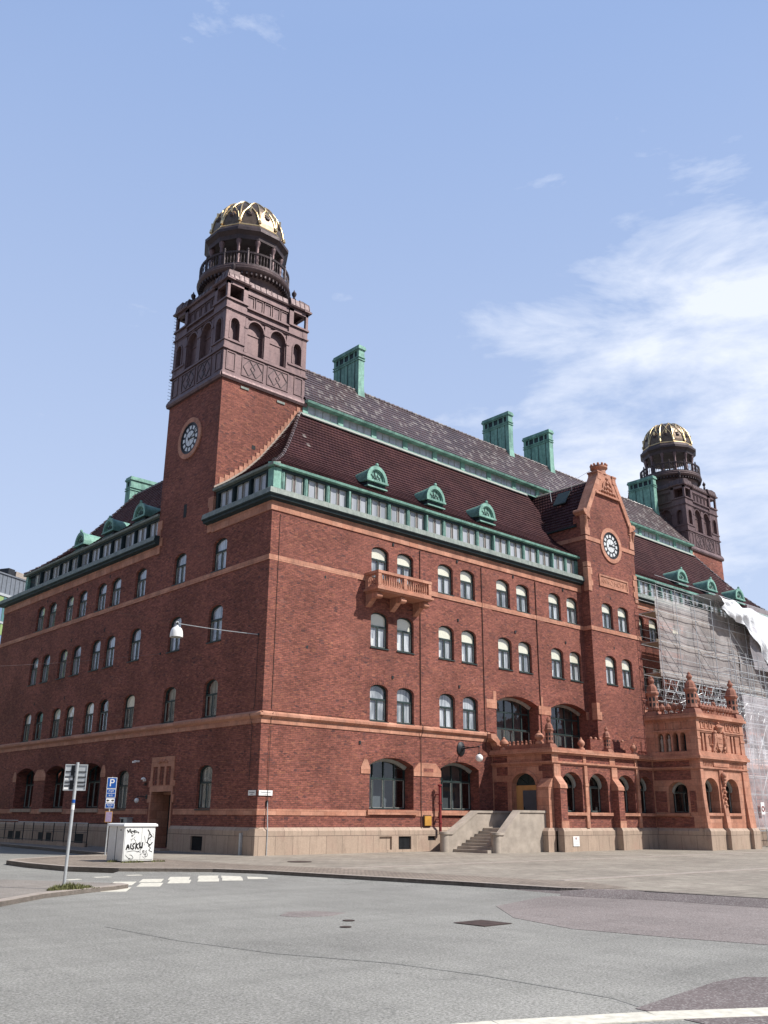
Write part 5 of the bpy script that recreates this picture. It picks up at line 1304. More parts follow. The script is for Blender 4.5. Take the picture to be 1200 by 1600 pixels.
b = MB(FL).mat('terracotta'); b.box(8.50, 8.54, -.0, .9, .15, 2.63); b.box(6.70, 6.74, 0, .9, .15, 2.63); b.mat('interior'); b.box(6.7, 8.55, .9, 1.0, .1, 2.7); b.box(6.7, 8.55, -.0, .95, 2.63, 2.7)
b.build('portal_recess', pt)
b = MB(FL).mat('door_wood'); b.box(6.76, 7.82, .78, .86, .3, 2.6); b.box(7.74, 7.92, .70, .80, .2, 2.62)
b.mat('black'); b.box(6.90, 7.66, .765, .78, .7, 2.35); b.mat('white_paint'); b.box(6.98, 7.1, .755, .765, 1.45, 1.7)
b.build('door', pt)
for y in (6.88, 7.48, 8.08):
    b = MB(FL).mat('curtain_dim'); b.box(y, y+.44, .004, .012, 2.92, 3.74); b.mat('door_wood'); b.box(y+.2, y+.23, -.01, .004, 2.92, 3.74); b.build('transom_window', pt)
b = MB(FL).mat('granite'); b.box(6.4, 8.8, -.55, .9, .11, .20); b.build('door_step', pt)

# ---------------------------------------------------------------- small things on the walls
# wall lantern near the steps
t = empty('wall_lamp', (11.9, 0, 4.8), 'black iron bracket lamp with a white globe on the wall left of the entrance porch', 'lamp')
b = MB().mat('dark_metal'); 
b.loft([[(r_*.8*cos(2*pi*i/20), y, r_*sin(2*pi*i/20)) for i in range(20)] for r_, y in ((.34, 0), (.34, -.05), (.22, -.10), (.10, -.14))])
b.sphere((0, -.12, 0), .10, 8)
b.build('wall_plate', t, smooth=R(40))
b = MB().mat('dark_metal'); b.tube([(0, -.1, 0), (-.02, -1.25, .05)], .03, 8); b.tube([(0, -.1, .12), (-.01, -.6, .04)], .018, 6); b.tube([(-.02, -1.22, .06), (-.02, -1.22, -.28)], .018, 6); b.sphere((-.02, -1.22, .05), .05, 6); b.lathe([(.08, -.34), (.05, -.26), (.02, -.22)], (-.02, -1.22, 0), 10); b.build('bracket', t)
b = MB().mat('white_enamel'); b.smooth = True; b.sphere((-.02, -1.22, -.48), .18, 12); b.build('globe', t)
# lamp beside the side portal
t = empty('wall_lamp', (0, 8.95, 2.42), 'small black bracket lamp with a white globe beside the side doorway on the shaded wall', 'lamp')
b = MB().mat('dark_metal'); b.box(-.06, 0, -.08, .08, -.10, .10); b.tube([(-.02, 0, 0), (-.4, .25, .02)], .02, 6); b.tube([(-.4, .25, .02), (-.4, .25, -.06)], .015, 6); b.build('bracket', t)
b = MB().mat('white_enamel'); b.smooth = True; b.sphere((-.4, .25, -.17), .11, 10); b.build('globe', t)
# red fire main
b = MB().mat('red_paint'); b.tube([(10.12, -.28, .95), (10.12, -.28, 3.0)], .065, 10); b.lathe([(.08, 2.98), (.105, 3.0), (.105, 3.06), (.06, 3.08)], (10.12, -.28, 0), 12); b.lathe([(.10, 2.2), (.10, 2.26)], (10.12, -.28, 0), 10)
b.lathe([(.09, 1.35), (.09, 1.42)], (10.12, -.28, 0), 10); b.box(10.09, 10.15, -.28, 0, 1.5, 1.54); b.box(10.09, 10.15, -.28, 0, 2.6, 2.64)
tag(b.build('standpipe', smooth=R(40)), 'dark red upright pipe on the brick wall between the two ground floor arched windows', 'pipe')
t = empty('letter_box', (9.5, 0, 1.45), 'flat yellow brown metal box on the wall beside the red pipe', 'wall box')
b = MB().mat('yellow_box'); b.box(-.21, .21, -.12, 0, -.21, .21); b.build('box', t); b = MB().mat('rust'); b.box(-.25, .25, -.06, -.0, .21, .25); b.box(-.25, .25, -.06, 0, -.25, -.21); b.box(-.25, -.21, -.06, 0, -.21, .21); b.box(.21, .25, -.06, 0, -.21, .21); b.build('frame', t)
# downpipes
for i, x in enumerate((9.13, 13.73, 18.3)):
    z0 = 1.1 if i == 0 else 4.85
    b = MB().mat('rust'); b.tube([(x, -.04, z0), (x, -.045, 5.2), ], .017, 6); b.tube([(x, -.05, 5.2), (x, -.19, 5.5), (x, -.19, 5.66), (x, -.06, 5.85)], .017, 6); b.tube([(x, -.045, 5.85), (x, -.045, 14.36)], .015, 6)
    o = b.build('rain_pipe', PO)
b = MB().mat('rust'); b.tube([(.45, -.05, 14.3), (.45, -.05, 5.8)], .012, 5); b.tube([(.45, -.19, 5.66), (.45, -.06, 5.4), (.45, -.045, 2.2)], .012, 5); b.mat('galvanised'); b.tube([(.45, -.05, 2.15), (.45, -.14, 1.1), (.45, -.14, .13)], .022, 6); b.mat('dark_metal'); b.box(.41, .49, -.07, -.01, 2.0, 2.2)
b.build('lightning_conductor', PO)
b = MB(FL).mat('blue_sign' if False else 'galvanised'); b.box(.72, .84, -.22, -.13, .13, .95); b.build('cable_duct', PO)
# street name plates at the corner
t = empty('street_sign', (.36, -.02, 2.485), 'white street name plate on the sunlit side of the building corner', 'street sign', 'street name plates at the corner')
b = MB().mat('white_enamel'); b.box(-.33, .33, -.02, 0, -.10, .10); b.build('plate', t)
text_obj('Posthusplatsen', .085, 'lettering', t, 'door_grey', (0, -.022, .02), (pi/2, 0, 0), .001); text_obj('kv. Posthuset', .04, 'lettering', t, 'door_grey', (0, -.022, -.06), (pi/2, 0, 0), .001)
t = empty('street_sign', (-.02, .36, 2.485), 'smaller grey street name plate on the shaded side of the building corner', 'street sign', 'street name plates at the corner')
b = MB().mat('white_enamel'); b.box(-.02, 0, -.26, .26, -.10, .10); b.build('plate', t)
text_obj('Bruksgatan', .085, 'lettering', t, 'door_grey', (-.022, 0, .02), (pi/2, 0, -pi/2), .001); text_obj('kv. Posthuset', .04, 'lettering', t, 'door_grey', (-.022, 0, -.06), (pi/2, 0, -pi/2), .001)
t = empty('notice', (15.56, PY-.15, .58), 'white notice with a small red mark on the granite base of the porch', 'sign')
b = MB().mat('white_enamel'); b.box(-.24, .24, -.02, 0, -.22, .22); b.build('plate', t); b = MB().mat('red_paint'); b.lathe([(.05, -.002), (.05, .0)], (0, 0, 0), 12); o = b.build('red_mark', t); o.rotation_euler = (pi/2, 0, 0); o.location = (-.02, -.022, .13)
b = MB().mat('galvanised'); [b.box(-.17+i*.1, -.10+i*.1, -.023, -.02, z, z+.025) for i in range(4) for z in (-.15, -.08, -.01, .05)]; b.build('lettering', t)
b = MB(FL); b.mat('galvanised').box(10.2, 10.85, -.28, 0, .95, 1.45); b.box(10.15, 10.9, -.32, 0, 1.45, 1.49); b.mat('interior').box(10.55, 10.8, -.285, -.28, 1.0, 1.42)
tag(b.build('meter_box'), 'grey metal box mounted on the shaded wall behind the white cabinet', 'wall box')
b = MB(FL).mat('white_enamel'); b.box(10.0, 10.2, -.2, 0, 4.02, 4.1); b.box(10.02, 10.18, -.3, -.2, 3.98, 4.06); tag(b.build('security_camera'), 'small white camera high on the shaded wall left of the side doorway', 'camera')
b = MB(FL).mat('white_enamel'); b.lathe([(.12, 0), (.10, .06), (.03, .1)], (9.25, -.12, 3.2), 10); b.box(9.2, 9.3, -.12, 0, 3.12, 3.2); b.mat('rust'); b.box(9.1, 9.2, -.1, 0, 2.92, 3.05); tag(b.build('alarm_siren'), 'small round alarm fitting on the shaded wall beside the side doorway', 'alarm')

# railing around the light well under the left facade
t = empty('basement_railing', (-1.1, 18.5, .13), 'dark iron railing around the light wells along the shaded wall', 'railing', rz=0)
b = MB().mat('galvanised'); b.tube([(0, -6.0, 1.08), (0, 2.6, 1.08)], .022, 6); b.tube([(0, 2.7, 1.15), (0, 11.5, 1.15)], .022, 6); b.build('rail', t)
b = MB().mat('dark_metal'); b.tube([(0, -6.0, .22), (0, 11.5, .22)], .018, 6); b.tube([(0, -6.0, .65), (0, 11.5, .65)], .012, 6)
b.tube([(0, -6, 1.08), (1.0, -6, 1.08)], .02, 6); b.build('rail', t)
for i in range(14):
    y = -6+i*1.3; b = MB().mat('dark_metal'); b.tube([(0, y, 0), (0, y, 1.08)], .026, 6); b.build('post', t)
b = MB().mat('granite'); b.box(-.1, .1, -6, 11.5, -.02, .16); b.build('kerb_wall', t)

# ---------------------------------------------------------------- utility cabinet
t = empty('utility_cabinet', (-6.24, -1.72, K), 'white electrical cabinet covered with black graffiti at the kerb before the shaded wall', 'cabinet')
w_, d_, h_ = 1.12, 1.10, 1.12
cb = Mat('cabinet_paint', (.74, .75, .73), .5); v, u, z = cb.wallco()
c_ = cb.mix(1.0, (.74, .75, .73), cb.rng_col(cb.noise(v, 2.5, 6, .7), .10), 'MULTIPLY'); c_ = cb.mix(cb.rng(cb.noise(v, 5, 7, .75, (1, .5, 1)), .60, .70, 0, .55), c_, (.28, .29, .30)); c_ = cb.mix(cb.rng(z, .55, .13, 0, .30), c_, (.42, .40, .34)); cb.color(c_); M['cabinet_paint'] = cb.m
b = MB().mat('cabinet_paint'); b.box(-w_/2, w_/2, -d_/2, -.03, .04, h_); b.box(-w_/2, w_/2, .03, d_/2, .04, h_); b.mat('dark_metal'); b.box(-w_/2+.02, w_/2-.02, -.03, .03, .04, h_-.02); b.box(-w_/2+.04, w_/2-.04, -d_/2+.04, d_/2-.04, 0, .05)
b.build('body', t)
b = MB().mat('white_enamel'); b.loft([[(x, y, h_) for x, y in ((-w_/2-.06, -d_/2-.06), (w_/2+.06, -d_/2-.06), (w_/2+.06, d_/2+.06), (-w_/2-.06, d_/2+.06))], [(x, y, h_+.06) for x, y in ((-w_/2-.05, -d_/2-.05), (w_/2+.05, -d_/2-.05), (w_/2+.05, d_/2+.05), (-w_/2-.05, d_/2+.05))], [(x, y, h_+.09) for x, y in ((-w_/2, -d_/2), (w_/2, -d_/2), (w_/2, d_/2), (-w_/2, d_/2))]]); b.build('lid', t)
b = MB().mat('cabinet_paint')
for x0, x1 in ((-w_/2+.03, .06), (.075, w_/2-.03)): b.box(x0, x1, -d_/2-.014, -d_/2, .08, h_-.04)
door_b = b; b = MB().mat('dark_metal'); b.box(.0, .03, -d_/2-.03, -d_/2-.014, .52, .63); b.box(-w_/2-.015, -w_/2, -.32, -.28, h_-.14, h_-.10); handle_b = b
# sprayed tags
b = door_b.mat('black'); y_ = -d_/2-.017
def stroke(pts, r_): 
    P_ = [Vector((p[0]*.92, y_, p[1]*.86)) for p in pts]
    Q = [P_[0]]
    for i in range(len(P_)-1):
        for s_ in range(1, 5): Q.append(P_[i].lerp(P_[i+1], s_/4))
    for k_ in range(2): Q = [Q[0]]+[(Q[i-1]+Q[i]*2+Q[i+1])/4 for i in range(1, len(Q)-1)]+[Q[-1]]
    for i in range(len(Q)-1):
        d = (Q[i+1]-Q[i]).normalized(); n_ = Vector((-d.z, 0, d.x))*r_; b._add([tuple(Q[i]+n_), tuple(Q[i+1]+n_), tuple(Q[i+1]-n_), tuple(Q[i]-n_)], [(0, 1, 2, 3)])
    y
stroke([(-.52, 1.18), (-.48, 1.08), (-.40, 1.22), (-.36, 1.06), (-.30, 1.14), (-.24, 1.08), (-.20, 1.15)], .018)
stroke([(-.50, 1.05), (-.42, 1.12), (-.30, 1.02)], .012)
for i, L in enumerate((((-.50, .45), (-.44, .68), (-.38, .46)), ((-.48, .54), (-.38, .54)), ((-.32, .68), (-.34, .5), (-.24, .48)), ((-.18, .68), (-.28, .6), (-.18, .52), (-.26, .46)), ((-.12, .70), (-.13, .46)), ((-.13, .58), (-.02, .68)), ((-.12, .58), (-.01, .46)), ((.03, .70), (.02, .47), (.08, .58), (.12, .47), (.13, .72)))): stroke(L, .022)
stroke([(.30, 1.18), (.42, 1.02), (.34, 1.06), (.50, .94), (.36, .86), (.30, .70), (.44, .60), (.52, .72)], .018); stroke([(.36, .58), (.48, .50), (.38, .42), (.54, .36)], .012); stroke([(.20, .30), (.30, .22), (.26, .34)], .010)
stroke([(-.45, .38), (-.2, .42), (.05, .36)], .008); stroke([(.18, .95), (.24, .75), (.2, .6)], .006)
rg = random.Random(21)
for i in range(16):
    x, z = rg.uniform(-.5, .45), rg.uniform(.2, 1.15); P2 = [(x, z)]
    for j in range(rg.randint(2, 5)): P2.append((max(-.55, min(.55, P2[-1][0]+rg.uniform(-.13, .13))), max(.12, min(1.24, P2[-1][1]+rg.uniform(-.12, .12)))))
    stroke(P2, rg.uniform(.003, .009))
dd = b.build('door', t); handle_b.build('handle', dd)
b = MB().mat('leaf')
def tuft(b, x, y, z, r_, n_, h0, seed):
    rr = random.Random(seed)
    for i in range(n_):
        a = rr.uniform(0, 2*pi); q = r_*math.sqrt(rr.random()); px, py = x+q*cos(a), y+q*sin(a)*.6; hh = h0*rr.uniform(.4, 1.0)*(1.1-q/r_*.5)
        lx, ly = rr.uniform(-.6, .6)*hh, rr.uniform(-.6, .6)*hh; w = rr.uniform(.004, .012); t_ = rr.uniform(0, pi)
        wx, wy = w*cos(t_), w*sin(t_)
        b._add([(px-wx, py-wy, z), (px+wx, py+wy, z), (px+lx*.5+wx, py+ly*.5+wy, z+hh*.65), (px+lx*.5-wx, py+ly*.5-wy, z+hh*.65), (px+lx, py+ly, z+hh)], [(0, 1, 2, 3), (3, 2, 4)])
tuft(b, -6.55, -2.5, K, .4, 220, .10, 3); tuft(b, -5.6, -2.45, K, .3, 120, .09, 4); tuft(b, -6.9, -1.9, K, .25, 120, .12, 5)
tag(b.build('weeds'), 'small green weeds growing around the foot of the white cabinet', 'weeds', kind='stuff')

# ---------------------------------------------------------------- signs on poles
t = empty('direction_sign', (-12.8, -11.35, .085), 'tall grey pole carrying a sign panel seen from behind, weeds at its foot', 'sign post')
b = MB().mat('galvanised'); b.tube([(0, 0, 0), (.01, 0, 2.62)], .034, 10); b.build('pole', t, smooth=R(40))
dx, dy = .86, -.5
b = MB(lambda u, o, z: (.01+u*dx-o*dy*-1*0-u*0+o*.5, .0+u*dy+o*.86, z)).mat('galvanised')
b.box(-.26, .22, .05, .065, 2.02, 2.58); b.mat('galvanised'); b.box(-.26, .22, .03, .05, 2.02, 2.04); b.box(-.26, .22, .03, .05, 2.56, 2.58); b.box(-.26, -.245, .03, .05, 2.04, 2.56); b.box(.205, .22, .03, .05, 2.04, 2.56)
b.build('panel', t)
b = MB(lambda u, o, z: (.01+u*dx+o*.5, u*dy+o*.86, z)).mat('dark_metal')
for z in (2.12, 2.20, 2.31, 2.42): b.box(-.245, .205, .035, .05, z-.012, z+.012)
b.box(-.13, -.05, .045, .0495, 2.04, 2.56)
b.build('stiffeners', t)
b = MB(lambda u, o, z: (.01+u*dx+o*.5, u*dy+o*.86, z)).mat('white_enamel'); b.box(-.245, -.17, .044, .049, 2.25, 2.29); b.box(-.13, -.08, .040, .044, 2.24, 2.33); b.box(-.25, -.15, .044, .049, 2.045, 2.095)
for z, r_ in ((1.66, .04), (1.78, .038)): b.lathe([(r_, 0), (r_, .09)], (0, 0, z), 10) if False else None
b.map = None; b.lathe([(.037, 1.62), (.037, 1.72)], (.006, 0, 0), 10); b.mat('blue_sign'); b.lathe([(.037, 1.76), (.037, 1.83)], (.006, 0, 0), 10); b.build('stickers', t)
b = MB().mat('leaf'); tuft(b, -12.72, -11.42, .085, .36, 480, .17, 9); tuft(b, -12.35, -11.28, .085, .26, 150, .10, 10); tuft(b, -13.05, -11.55, .085, .20, 120, .12, 11); tuft(b, -12.6, -11.35, .085, .6, 120, .06, 12)
tag(b.build('weeds'), 'dry green weeds growing round the foot of the tall grey pole', 'weeds', kind='stuff')

t = empty('parking_sign', (-4.5, 3.6, .13), 'blue parking sign with smaller plates on a thin grey pole behind the cabinet', 'parking sign')
b = MB().mat('galvanised'); b.tube([(0, 0, 0), (0.0, 0, 2.9)], .028, 8); b.build('pole', t)
# plates face the camera side: along a direction turned 20 degrees from the front facade
a_ = R(-28); e_ = (cos(a_), sin(a_)); n_ = (sin(a_), -cos(a_))
PF = lambda u, o, z: (u*e_[0]+n_[0]*o, u*e_[1]+n_[1]*o, z)
def plate(z0, z1, w, mat, name, rim='white_enamel'):
    b = MB(PF).mat(rim); b.box(-w/2, w/2, .035, .045, z0, z1); b.mat(mat); b.box(-w/2+.018, w/2-.018, .045, .049, z0+.018, z1-.018); return b.build(name, t)
q = plate(2.46, 2.88, .37, 'blue_sign', 'parking_plate'); rot_ = (pi/2, 0, a_)
text_obj('P', .40, 'lettering', q, 'white_enamel', PF(-.0, .052, 2.665), rot_, .002)
q = plate(2.12, 2.45, .36, 'blue_sign', 'text_plate'); text_obj('Avgift', .085, 'lettering', q, 'white_enamel', PF(0, .052, 2.37), rot_, .001); b = MB(PF).mat('white_enamel'); b.box(-.15, .15, .05, .053, 2.275, 2.29); b.build('divider', q); text_obj('6-21', .085, 'lettering', q, 'white_enamel', PF(0, .052, 2.20), rot_, .001)
q = plate(1.91, 2.11, .36, 'white_enamel', 'arrow_plate', 'blue_sign')
b = MB(PF).mat('black')
for s_ in (-1, 1): b.loft([[(s_*u, o, z) for u, z in ((.15, 2.01), (.09, 2.06), (.09, 2.03), (.04, 2.03), (.04, 1.99), (.09, 1.99), (.09, 1.96))] for o in (.049, .052)])
b.build('arrows', q)
q = plate(1.72, 1.90, .35, 'blue_sign', 'text_plate'); text_obj('Boende', .07, 'lettering', q, 'white_enamel', PF(0, .052, 1.84), rot_, .001); text_obj('2 tim', .06, 'lettering', q, 'white_enamel', PF(0, .052, 1.77), rot_, .001)
plate(1.20, 1.60, .27, 'lilac_paper', 'notice_plate', 'yellow_box')

# ---------------------------------------------------------------- overhead street lamp and cables
LXP = (-3.0, 2.13, 8.60)
t = empty('street_lamp', (LXP[0], LXP[1], LXP[2]+.04), 'white dome street lamp hanging from a cable in front of the shaded wall', 'street lamp')
b = MB().mat('white_enamel'); b.smooth = True; b.lathe([(.05, .50), (.06, .44), (.12, .42), (.20, .36), (.245, .26), (.265, .12), (.27, .0), (.25, .0), (.24, .10), (.18, .3), (.05, .38)], (0, 0, 0), 24, caps=False); b.build('shade', t, smooth=R(60))
b = MB().mat('galvanised'); b.tube([(0, 0, .48), (0, 0, .62)], .02, 6); b.box(-.06, .06, -.03, .03, .58, .66); b.build('hanger', t)
b = MB().mat('frame_pale'); b.smooth = True; b.sphere((0, 0, .06), .22, 8, .5); b.build('diffuser', t)
def cable(pts, r_, label, loc=None, mat='galvanised'):
    P_ = [Vector(p) for p in pts]; Q = []
    for i in range(len(P_)-1):
        for s_ in range(12): Q.append(P_[i].lerp(P_[i+1], s_/12)-Vector((0, 0, .25*sin(pi*s_/12)*(P_[i+1]-P_[i]).length/30)))
    Q.append(P_[-1]); b = MB().mat(mat); b.tube(Q, r_, 5); b.mat('dark_metal'); b.sphere(pts[0], .06, 5); tag(b.build('overhead_cable'), label, 'cable', 'cables over the street')
cable([(-.0, .5, 8.93), (-3.0, 2.13, 9.22)], .018, 'thick pale cable from the corner hook to the white hanging lamp')
cable([(-3.0, 2.13, 9.22), (-5.0, 3.3, 9.55), (-8.0, 3.6, 10.15), (-30, 12.5, 17.0)], .0035, 'thin cable running from the hanging lamp up to the left across the street', None, 'rust')
cable([(0, 8.85, 9.12), (-6, 13.1, 8.32), (-25, 25, 9.6)], .007, 'thin cable from the wall hook on the shaded facade across the street to the left', None, 'mullion')
b = MB().mat('dark_metal'); b.tube([(-.02, .5, 8.9), (-.02, .52, 6.0), (-.02, .6, 5.8)], .010, 4); b.tube([(-.19, .62, 5.62), (-.03, .62, 5.2), (-.03, .62, 2.9)], .010, 4); b.build('wall_cable', PO)

# ---------------------------------------------------------------- scaffold over the right wing
t = empty('scaffold', (28.3, -1.6, .13), 'steel scaffold with grey netting wrapped over the right wing of the building', 'scaffold')
def SC(x, y, z): return (x-28.3, y+1.6, z-.13)
b = MB(SC).mat('galvanised')
XS = [28.15, 30.4, 32.65, 34.9, 37.15, 39.4, 41.65, 43.9, 46.15, 48.4]
LV = [8.95, 10.1, 12.0, 13.9, 15.2]
for i, x in enumerate(XS):
    for y in (-.35, -1.80):
        zb_ = 4.9 if x < 36.5 else .13
        b.tube([(x, y, zb_), (x, y, 15.6)], .026, 6)
for z in [2.1, 4.1, 6.1, 8.05]+LV:
    x0 = 28.15 if z > 4.9 else 37.15
    for y in (-.35, -1.80):
        b.tube([(x0, y, z), (50, y, z)], .024, 5)
        if z > 8: b.tube([(x0, y, z+1.0), (50, y, z+1.0)], .016, 5); b.tube([(x0, y, z+.5), (50, y, z+.5)], .014, 5)
    for x in XS:
        if x >= x0: b.tube([(x, -.35, z), (x, -1.55, z)], .02, 5)
for i, x in enumerate(XS[:-1]):
    if i % 2 == 0:
        for z0, z1 in ((10.1, 12.0), (12.0, 13.9), (8.05, 10.1)): b.tube([(x, -1.84, z1), (x+2.25, -1.84, z0)], .022, 5)
b.build('frame', t)
b = MB(SC).mat('scaffold_plank')
for z in LV[1:4]: b.box(28.2, 50, -1.45, -.45, z, z+.05); b.box(28.2, 50, -1.50, -1.47, z+.05, z+.2)
b.build('deck', t)
b = MB(SC).mat('netting')
def cloth(b, x0, x1, z0f, z1f, y, amp, nx=40, nz=16, seed=1):
    rr = random.Random(seed); ph1, ph2 = rr.random()*6, rr.random()*6; vs = []; 
    for j in range(nz+1):
        for i in range(nx+1):
            s_, t_ = i/nx, j/nz; x = x0+(x1-x0)*s_; z = z0f(s_)+(z1f(s_)-z0f(s_))*t_
            vs.append((x, y+amp*(sin(x*2.8+ph1)*.5+sin(z*1.9+x*.7+ph2)*.5)*sin(pi*min(1, max(0, t_*1.0)))-.03*abs(sin(pi*(x-28.15)/2.25)), z))
    b._add(vs, [(j*(nx+1)+i, j*(nx+1)+i+1, (j+1)*(nx+1)+i+1, (j+1)*(nx+1)+i) for j in range(nz) for i in range(nx)])
cloth(b, 28.2, 38.3, lambda s_: 9.85, lambda s_: 14.9, -1.60, .07, 60, 20, 1)
cloth(b, 38.3, 50, lambda s_: 9.6, lambda s_: 15.6, -1.62, .10, 60, 20, 2)
cloth(b, 36.3, 39.2, lambda s_: 14.9, lambda s_: 16.35, -1.3, .08, 16, 10, 12)
b.smooth = True; b.build('netting', t)
b = MB(SC).mat('plastic_film'); cloth(b, 36.6, 42.2, lambda s_: 1.4, lambda s_: 6.05, -2.1, .12, 40, 20, 3); b.build('plastic_sheeting', t)
# lattice girders over the porch roof
def girder(x0, x1, y, z0, z1):
    g = MB(SC).mat('galvanised'); g.tube([(x0, y, z0), (x1, y, z0)], .03, 6); g.tube([(x0, y, z1), (x1, y, z1)], .03, 6)
    n_ = int((x1-x0)/.42)
    for i in range(n_):
        xa = x0+(x1-x0)*i/n_; xb = x0+(x1-x0)*(i+1)/n_; g.tube([(xa, y, z0 if i % 2 else z1), (xb, y, z1 if i % 2 else z0)], .022, 5)
        if i % 3 == 0: g.tube([(xa, y, z0), (xa, y, z1)], .016, 5)
    g.build('lattice_girder', t)
girder(28.2, 37.6, -1.75, 9.0, 9.75); girder(28.2, 37.6, -.9, 8.5, 9.2); girder(28.0, 38.0, -3.0, 7.8, 8.4); girder(28.0, 38.0, -4.2, 7.3, 7.9)
b = MB(SC).mat('galvanised')
rr = random.Random(5)
for i in range(44):
    x = rr.uniform(28.2, 37.5); y = rr.uniform(-5.2, -1.0); z = rr.uniform(7.0, 8.6)
    if i % 3 == 0: b.tube([(x, y, z), (x+rr.uniform(1, 2.6), y+rr.uniform(-.4, .4), z+rr.uniform(-.2, .9))], .018, 5)
    elif i % 3 == 1: b.tube([(x, y, 4.9), (x, y, z+.8)], .022, 5)
    else: b.tube([(x, -5.2, z), (x, -.8, z+rr.uniform(-.1, .1))], .02, 5)
for x in (31.2, 33.0, 34.6, 36.2): 
    for y in (-5.0, -3.4): b.tube([(x, y, 4.9), (x, y, 9.4)], .024, 6)
for z in (8.3, 8.8, 9.3):
    for y in (-5.0, -3.4): b.tube([(31.0, y, z), (36.6, y, z)], .018, 5)
    for x in (31.2, 36.2): b.tube([(x, -5.0, z), (x, -3.4, z)], .018, 5)
b.build('guard_rails', t)
b = MB(SC).mat('cloth_red'); b.loft([[(x, y, z) for y, z in ((-2.4, 7.7), (-2.3, 7.5), (-2.35, 7.48), (-2.5, 7.66))] for x in (28.4, 33.2)]); b.build('roof_sheet', t)
# stair tower of tubes in front of the right end
b = MB(SC).mat('galvanised')
for x in (28.5, 30.0, 31.5, 33.0, 34.5, 36.0, 37.5, 39.0, 40.5, 42.0):
    for y in (-4.35, -5.5): b.tube([(x, y, .13), (x, y, 11.2 if x > 29 else 8.6)], .027, 6)
for z in (1.0, 2.0, 3.0, 4.0, 5.0, 6.0, 7.0, 8.0, 9.0, 10.0, 10.9):
    for y in (-4.35, -5.5): b.tube([(28.5, y, z), (42.0, y, z)], .02, 5)
    for x in (28.5, 30.0, 31.5, 33.0, 36.0): b.tube([(x, -4.35, z), (x, -5.5, z)], .018, 5)
for k_ in range(3):
    for x in (28.5, 31.5, 34.5): b.tube([(x, -5.53, 1+2*k_), (x+1.5, -5.53, 3+2*k_)], .018, 5); b.tube([(x+3, -5.53, 1+2*k_), (x+1.5, -5.53, 3+2*k_)], .018, 5)
b.mat('frame_pale')
for x in (28.5, 30.0, 31.5, 33.0): b.box(x-.12, x+.12, -5.62, -5.38, .13, .17)
b.build('stair_tower', t)
b = MB(SC).mat('plastic_film'); cloth(b, 28.35, 42.0, lambda s_: 1.1, lambda s_: 5.75, -5.62, .10, 60, 20, 7); b.build('plastic_sheeting', t)
b = MB(SC).mat('plastic_film'); cloth(b, 30.2, 42.0, lambda s_: 5.75, lambda s_: 8.6, -5.58, .12, 50, 14, 8); b.build('plastic_sheeting', t)
b = MB(SC).mat('white_enamel'); b.box(30.55, 30.95, -5.80, -5.76, 1.9, 2.55); b.box(29.2, 29.35, -5.80, -5.76, 1.65, 2.0); b.build('warning_sign', t)
b = MB(SC).mat('red_paint'); b.ring([(30.75+.16*cos(2*pi*i/20), 2.2+.16*sin(2*pi*i/20)) for i in range(20)], [(30.75+.10*cos(2*pi*i/20), 2.2+.10*sin(2*pi*i/20)) for i in range(20)], -5.82, -5.801); b.build('warning_mark', t)

b = MB(SC).mat('plastic_film'); cloth(b, 39.0, 50.0, lambda s_: 11.4, lambda s_: 15.9, -2.35, .16, 50, 18, 15); b.build('plastic_sheeting', t)
# white tarpaulin thrown over the upper scaffold, swept down to the right
b = MB().mat('tarpaulin'); b.smooth = True
rows = []
rr = random.Random(2)
N1, N2 = 44, 22
for j in range(N2+1):
    t_ = j/N2; row = []
    for i in range(N1+1):
        s_ = i/N1; x = 35.3+s_*14
        top = (16.35-s_*.9) ; y_top = -.4
        # tented over a ridge pole at y=-.4 then down the outer face, the lower edge pulled up at the left
        if t_ < .35: q = t_/.35; y = .0-q*2.2; z = top-.25*q*q-(.15 if i % 6 == 0 else 0)*q
        else:
            q = (t_-.35)/.65; drop = (1.3+s_*1.6 if s_ < .22 else 1.7+min(1, (s_-.22)/.3)*3.2); y = -2.2-.35*sin(q*pi)*.6-.25*q; z = top-.25-q*drop
        wob = .09*sin(x*1.7+j*.6)+.06*sin(x*4.1-j*.9)
        row.append((x+.05*sin(j*1.3), y+wob*(.4+t_), z+.06*sin(x*2.3+j*.4)-(.10*abs(sin(pi*(x-35.3)/2.25)) if t_ < .5 else .0)))
    rows.append(row)
vs = [p for r_ in rows for p in r_]
b._add(vs, [(j*(N1+1)+i, j*(N1+1)+i+1, (j+1)*(N1+1)+i+1, (j+1)*(N1+1)+i) for j in range(N2) for i in range(N1)])
tag(b.build('tarpaulin'), 'crumpled white tarpaulin draped over the top of the scaffold at the right edge', 'tarpaulin')
b = MB().mat('dark_metal')
for x in (47, 48.5, 50, 51.5): b.tube([(x, -2.2, 13), (x, -2.2, 17.2)], .03, 5)
for z in (16.3, 16.9): b.tube([(46, -2.2, z), (53, -2.2, z)], .025, 5)
o = b.build('guard_rails'); o.parent = t; o.location = (-28.3, 1.6, -.13)

